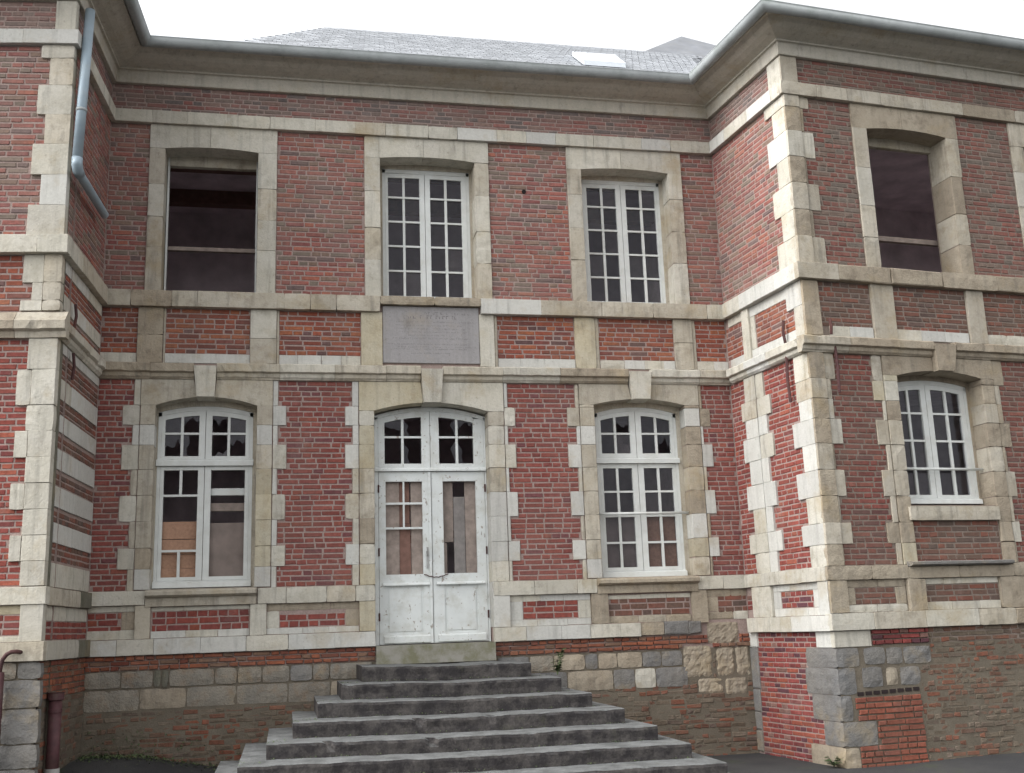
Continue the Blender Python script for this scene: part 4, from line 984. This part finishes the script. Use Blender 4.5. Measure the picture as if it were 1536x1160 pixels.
for z0, z1 in ((4.258, 4.357), (4.012, 3.81), (3.66, 3.49), (3.326, 3.13), (2.967, 2.768), (2.62, 2.43), (2.243, 2.022)):
    z0, z1 = min(z0, z1), max(z0, z1); e_ = 1.50 + (rnd.random() - .5) * .06
    band(S, LS, .02, e_, z0, z1, .012, {'w': 3, 'm': 1}, .5, .8)
band(S, LS, .05, LS.L - .02, 1.848, 2.01, .05, {'o': 1, 'd': 1}, .4, .7); band(S, LS, .04, LS.L - .02, 1.71, 1.846, .004, {'m': 1}, .5, .9)
band(S, LS, .06, LS.L - .02, 1.355, 1.53, .06, {'o': 1, 'd': 1, 'm': 1}, .4, .6)
L_ = 'left'
bricks(L_, LF, .18, LF.L, 7.607, 7.945, 'frieze'); bricks(L_, LF, .18, LF.L, 5.392, 7.443, 'upper'); bricks(L_, LF, .18, LF.L, 4.63, 5.203, 'dado')
bricks(L_, LF, .18, LF.L, 2.022, 4.355, 'side'); bricks(L_, LF, .174, LF.L, 1.582, 1.768, 'side')
bricks(L_, LS, 0, LS.L - .02, 7.607, 7.945, 'frieze'); bricks(L_, LS, 0, LS.L - .02, 5.388, 7.443, 'upper'); bricks(L_, LS, 0, 1.58, 4.55, 5.193, 'dado')
bricks(L_, LS, 0, 1.6, 2.022, 4.355, 'dull'); bricks(L_, LS, 0, LS.L - .02, 1.532, 1.708, 'side')
bricks(L_, LS, 0, LS.L - .02, 1.0, 1.352, 'plinth', d=.012, jit=.006); bricks(L_, LS, 0, LS.L - .02, .1, 1.0, 'rubble', d=.012, jit=.009)
tie(lw, LS, 1.31, 4.58, 4.82); tie(lw, LS, 1.29, 4.05, 4.32)
b = MB(); c1, c2 = o1[1], o1[2]
b.add([(c1.x, c1.y, ez), (c2.x, c2.y, ez), (-2.2, 6, ez), (-5.5, 6, 10), (-5.5, 1.5, 10), (-6, -1.9, ez)], [(0, 1, 2, 3, 4), (0, 4, 5)])
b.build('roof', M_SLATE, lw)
flush_bricks('block', wallm); flush_bricks('right', wr); flush_bricks('left', wl)

# ================================================================== STEPS
st = thing('stone_steps', 'broad flight of worn dark stone steps up to the white front door', 'steps', (1.6, -2.2, 0))
tops = [(.655, 2.60, 1.152, -.95, -.02), (.547, 2.753, 1.004, -1.35, -.30), (.303, 2.957, .861, -1.75, -.45), (.076, 3.16, .727, -2.15, -.70),
        (-.147, 3.343, .591, -2.55, -.90), (-.368, 3.509, .465, -2.95, -.95), (-.59, 3.668, .338, -3.35, -1.2), (-.80, 3.83, .205, -3.75, -1.4), (-1.0, 3.98, .09, -4.15, -1.6)]
tops[0] = (.77, 2.531, 1.152, -.95, -.02)
for i, (x0, x1, zt, yf, yb) in enumerate(tops):
    bm = bmesh.new()
    nx = 90; tilt = -.022; sx = i * 13.7
    zb = zt - .22 if i < 8 else -.1
    rows = [(yb, zt), ((yf + yb) / 2, zt), (yf + .03, zt), (yf + .006, zt - .006), (yf, zt - .028), (yf + .006, zt - .09), (yf + .004, zb)]
    vs = []
    for (y, z_) in rows:
        r_ = []
        for k in range(nx + 1):
            q = k / nx; x = x0 + (x1 - x0) * q
            nf = NZ.fractal(Vector((x * 6 + sx, z_ * 9, y)), 1, 2, 4)
            chip = max(0, NZ.noise(Vector((x * 4.5 + sx, 0, 7))) - .34) * .06 if yf - .001 < y < yf + .02 and z_ > zt - .03 else 0
            jz = nf * .007 - chip if z_ > zt - .05 else 0; jy = nf * .010 + chip if y < yf + .05 else 0
            worn = -.012 * math.exp(-((q - .5) / .22) ** 2) if z_ > zt - .05 else 0
            r_.append(bm.verts.new((x - 1.6, y + jy + 2.2, z_ + jz + worn + tilt * (q - .5))))
        vs.append(r_)
    for a in range(len(rows) - 1):
        for k in range(nx): bm.faces.new((vs[a][k], vs[a + 1][k], vs[a + 1][k + 1], vs[a][k + 1]))
    for k in (0, nx):
        lo_ = bm.verts.new((vs[0][k].co.x, vs[0][k].co.y, zb))
        seq = [r_[k] for r_ in vs] + [lo_]
        bm.faces.new(seq if k else seq[::-1])
    bmesh.ops.recalc_face_normals(bm, faces=bm.faces)
    for f_ in bm.faces: f_.smooth = False
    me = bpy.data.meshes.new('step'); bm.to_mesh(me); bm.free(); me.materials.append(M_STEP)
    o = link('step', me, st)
# rubble core under the flight
b = MB(); b.box(MAIN, .9, 2.4, -.05, .93, .03, .9); b.box(MAIN, .2, 2.9, -.05, .58, .75, 1.9); b.box(MAIN, -.1, 3.2, -.06, .30, 1.0, 2.8); b.build('core', M_STEP, st)

# ================================================================== PLAQUE
pq = MB(); pq.add(*block_verts(MAIN, 1.094, 2.246, 4.585, 5.278, .02, -.03, .004, .001))
pqt = thing('memorial_plaque', 'grey stone plaque with worn engraved lines above the front door', 'plaque', (1.67, -.02, 4.585))
pq.build('slab', M_PLAQUE, pqt)
lines = [(.60, .028, .50, 1.05), (.545, .040, .30, .92), (.498, .013, .16, 1.10), (.455, .012, .15, .95), (.415, .012, .18, .98), (.375, .012, .2, 1.0), (.335, .012, .30, .85),
         (.295, .014, .12, 1.02), (.225, .012, .06, 1.08), (.19, .013, .15, 1.10), (.165, .012, .12, 1.0), (.115, .013, .33, .80)]
t = MB()
for (y, h, a, b_) in lines:
    x = a
    while x < b_:
        wd = h * (.35 + rnd.random() * .5)
        if rnd.random() < .80:      # worn-away letters: only stubs of strokes survive
            k = rnd.random()
            t.box(MAIN, 1.094 + x, 1.094 + x + wd * .3, 4.585 + y, 4.585 + y + h * (.5 + .5 * rnd.random()), .012, .0212)
            if k < .7: t.box(MAIN, 1.094 + x, 1.094 + x + wd, 4.585 + y + h * (.8 if k < .35 else 0), 4.585 + y + h * (1.0 if k < .35 else .22), .012, .0214)
        x += wd + h * .28 + (h * .8 if rnd.random() < .16 else 0)
lt = t.build('lettering', M_LETTER, pqt)

# ================================================================== PIPES
dp = thing('downpipe', 'pale blue-grey zinc downpipe ending in a loose elbow above the striped wall', 'downpipe', tuple(LS.p(1.65, 6.1, .15)))
t = MB(); A0, A1 = LS.p(1.585, 7.93, .11), LS.p(1.765, 6.20, .11)
t.tube([A0, A1], .05, 16); t.build('pipe', M_ZINC, dp, True)
t = MB(); E = [LS.p(1.765, 6.20, .11), LS.p(1.765, 6.13, .11), LS.p(1.72, 6.09, .11), LS.p(1.65, 6.075, .11)]
t.tube(E, .053, 16); t.build('elbow', M_ZINC, dp, True)
t = MB(); t.tube([LS.p(1.66, 6.077, .11), LS.p(.52, 6.09, .10)], .045, 16, caps=False); t.build('outlet', M_ZINC, dp, True)
t = MB(); t.tube([LS.p(1.708, 6.75, .11), LS.p(1.711, 6.72, .11)], .056, 16); t.build('bracket', M_GUTTER, dp, True)
ip = thing('drain_pipe', 'dark red cast iron drain pipe standing by the striped wall plinth', 'drain pipe', tuple(LS.p(1.35, .1, .14)))
t = MB(); p0 = LS.p(1.39, 0, .085)
t.tube([(p0.x, p0.y, .1), (p0.x, p0.y, 1.0)], .058, 18); t.build('pipe', M_CAST, ip, True)
t = MB(); t.tube([(p0.x, p0.y, .985), (p0.x, p0.y, .995), (p0.x, p0.y, 1.05), (p0.x, p0.y, 1.06)], [.062, .074, .074, .080], 18); t.build('collar', M_CAST, ip)
t = MB(); t.tube([(p0.x, p0.y, .88), (p0.x, p0.y, .91)], .064, 18); t.build('band', M_CAST, ip)
t = MB(); t.tube([(p0.x, p0.y, .34), (p0.x, p0.y, .39)], .066, 18); t.build('band', flat_mat('lead_joint', (.4, .39, .37), .7), ip)
bp = thing('bent_pipe', 'black iron pipe with curved top against the sandstone corner blocks', 'pipe', tuple(LF.p(.32, .1, .1)))
t = MB(); pts = [LF.p(.135, 1.435, .05), LF.p(.165, 1.442, .09), LF.p(.205, 1.44, .1), LF.p(.245, 1.42, .1), LF.p(.275, 1.38, .1), LF.p(.29, 1.32, .1), LF.p(.298, 1.24, .1)]
t.tube(pts, .019, 10); t.build('curved_tube', M_IRON, bp, True)
t = MB(); t.tube([LF.p(.305, 1.27, .1), LF.p(.305, .05, .1)], .05, 14); t.build('pipe', M_CAST, bp, True)

# ================================================================== WEEDS
def weed(loc, n, h, spread, label):
    t = MB(); r = random.Random(n)
    stems = MB()
    for k in range(5):
        a = r.random() * 6.28; tip = Vector(loc) + Vector((math.cos(a) * spread * .5, math.sin(a) * spread * .5, h * (.6 + .4 * r.random())))
        stems.tube([loc, (Vector(loc) + tip) / 2 + Vector((0, 0, .03)), tip], [.004, .003, .0015], 5)
        for q in range(n // 5):
            f_ = .15 + .85 * r.random(); p = Vector(loc).lerp(tip, f_); b2 = r.random() * 6.28; l = .035 + .035 * r.random()
            dr = Vector((math.cos(b2), math.sin(b2), .5 * r.random() - .1)); sd_ = Vector((-dr.y, dr.x, 0)) * .4
            t.add([p, p + dr * l * .5 + sd_ * l, p + dr * l, p + dr * l * .5 - sd_ * l], [(0, 1, 2, 3)])
    root = thing('weed', label, 'plant', tuple(loc))
    stems.build('stem', M_LEAF, root); t.build('foliage', M_LEAF, root, fix=False)
weed((2.80, -1.0, 1.0), 150, .26, .17, 'small green weed growing from the right end of the second step')
weed((5.52, -1.62, .0), 60, .10, .2, 'low green tuft at the foot of the grey sandstone corner')

m_ = MB(); r = random.Random(3)
for i in range(1500):
    x = -2.05 + abs(r.gauss(0, .75)); y = -.03 - abs(r.gauss(0, .22)); z_ = gz(x, y) + r.random() * .02
    if r.random() < .25: y = -.02 - r.random() * .02; z_ += r.random() ** 2 * .25
    a = r.random() * 6.28; l = .008 + .016 * r.random(); p = Vector((x, y, z_)); dr = Vector((math.cos(a), math.sin(a), r.random() * .9)); sd_ = Vector((-dr.y, dr.x, .2)) * .5
    m_.add([p, p + dr * l * .5 + sd_ * l, p + dr * l, p + dr * l * .5 - sd_ * l], [(0, 1, 2, 3)])
mo = m_.build('moss', M_LEAF, None, fix=False); mo['kind'] = 'stuff'; mo['label'] = 'dark green moss growing at the damp inner corner by the drain pipe'; mo['category'] = 'moss'

m_ = MB(); r = random.Random(11)
for i, (x0, x1, zt, yf, yb) in enumerate(tops[1:7]):
    for k in range(170):
        q = r.random() ** 1.8; x = x0 + (x1 - x0) * (q if r.random() < .7 else r.random()); y = yf + .40 - abs(r.gauss(0, .035)) if x > tops[i][0] else yf + r.random() * .3
        a = r.random() * 6.28; l = .006 + .010 * r.random(); p = Vector((x, y, zt + .004 + r.random() * .006 - .022 * ((x - x0) / (x1 - x0) - .5))); dr = Vector((math.cos(a), math.sin(a), r.random() * .7)); sd_ = Vector((-dr.y, dr.x, .2)) * .5
        m_.add([p, p + dr * l * .5 + sd_ * l, p + dr * l, p + dr * l * .5 - sd_ * l], [(0, 1, 2, 3)])
mo2 = m_.build('step_moss', M_LEAF, st, fix=False); mo2['kind'] = 'stuff'
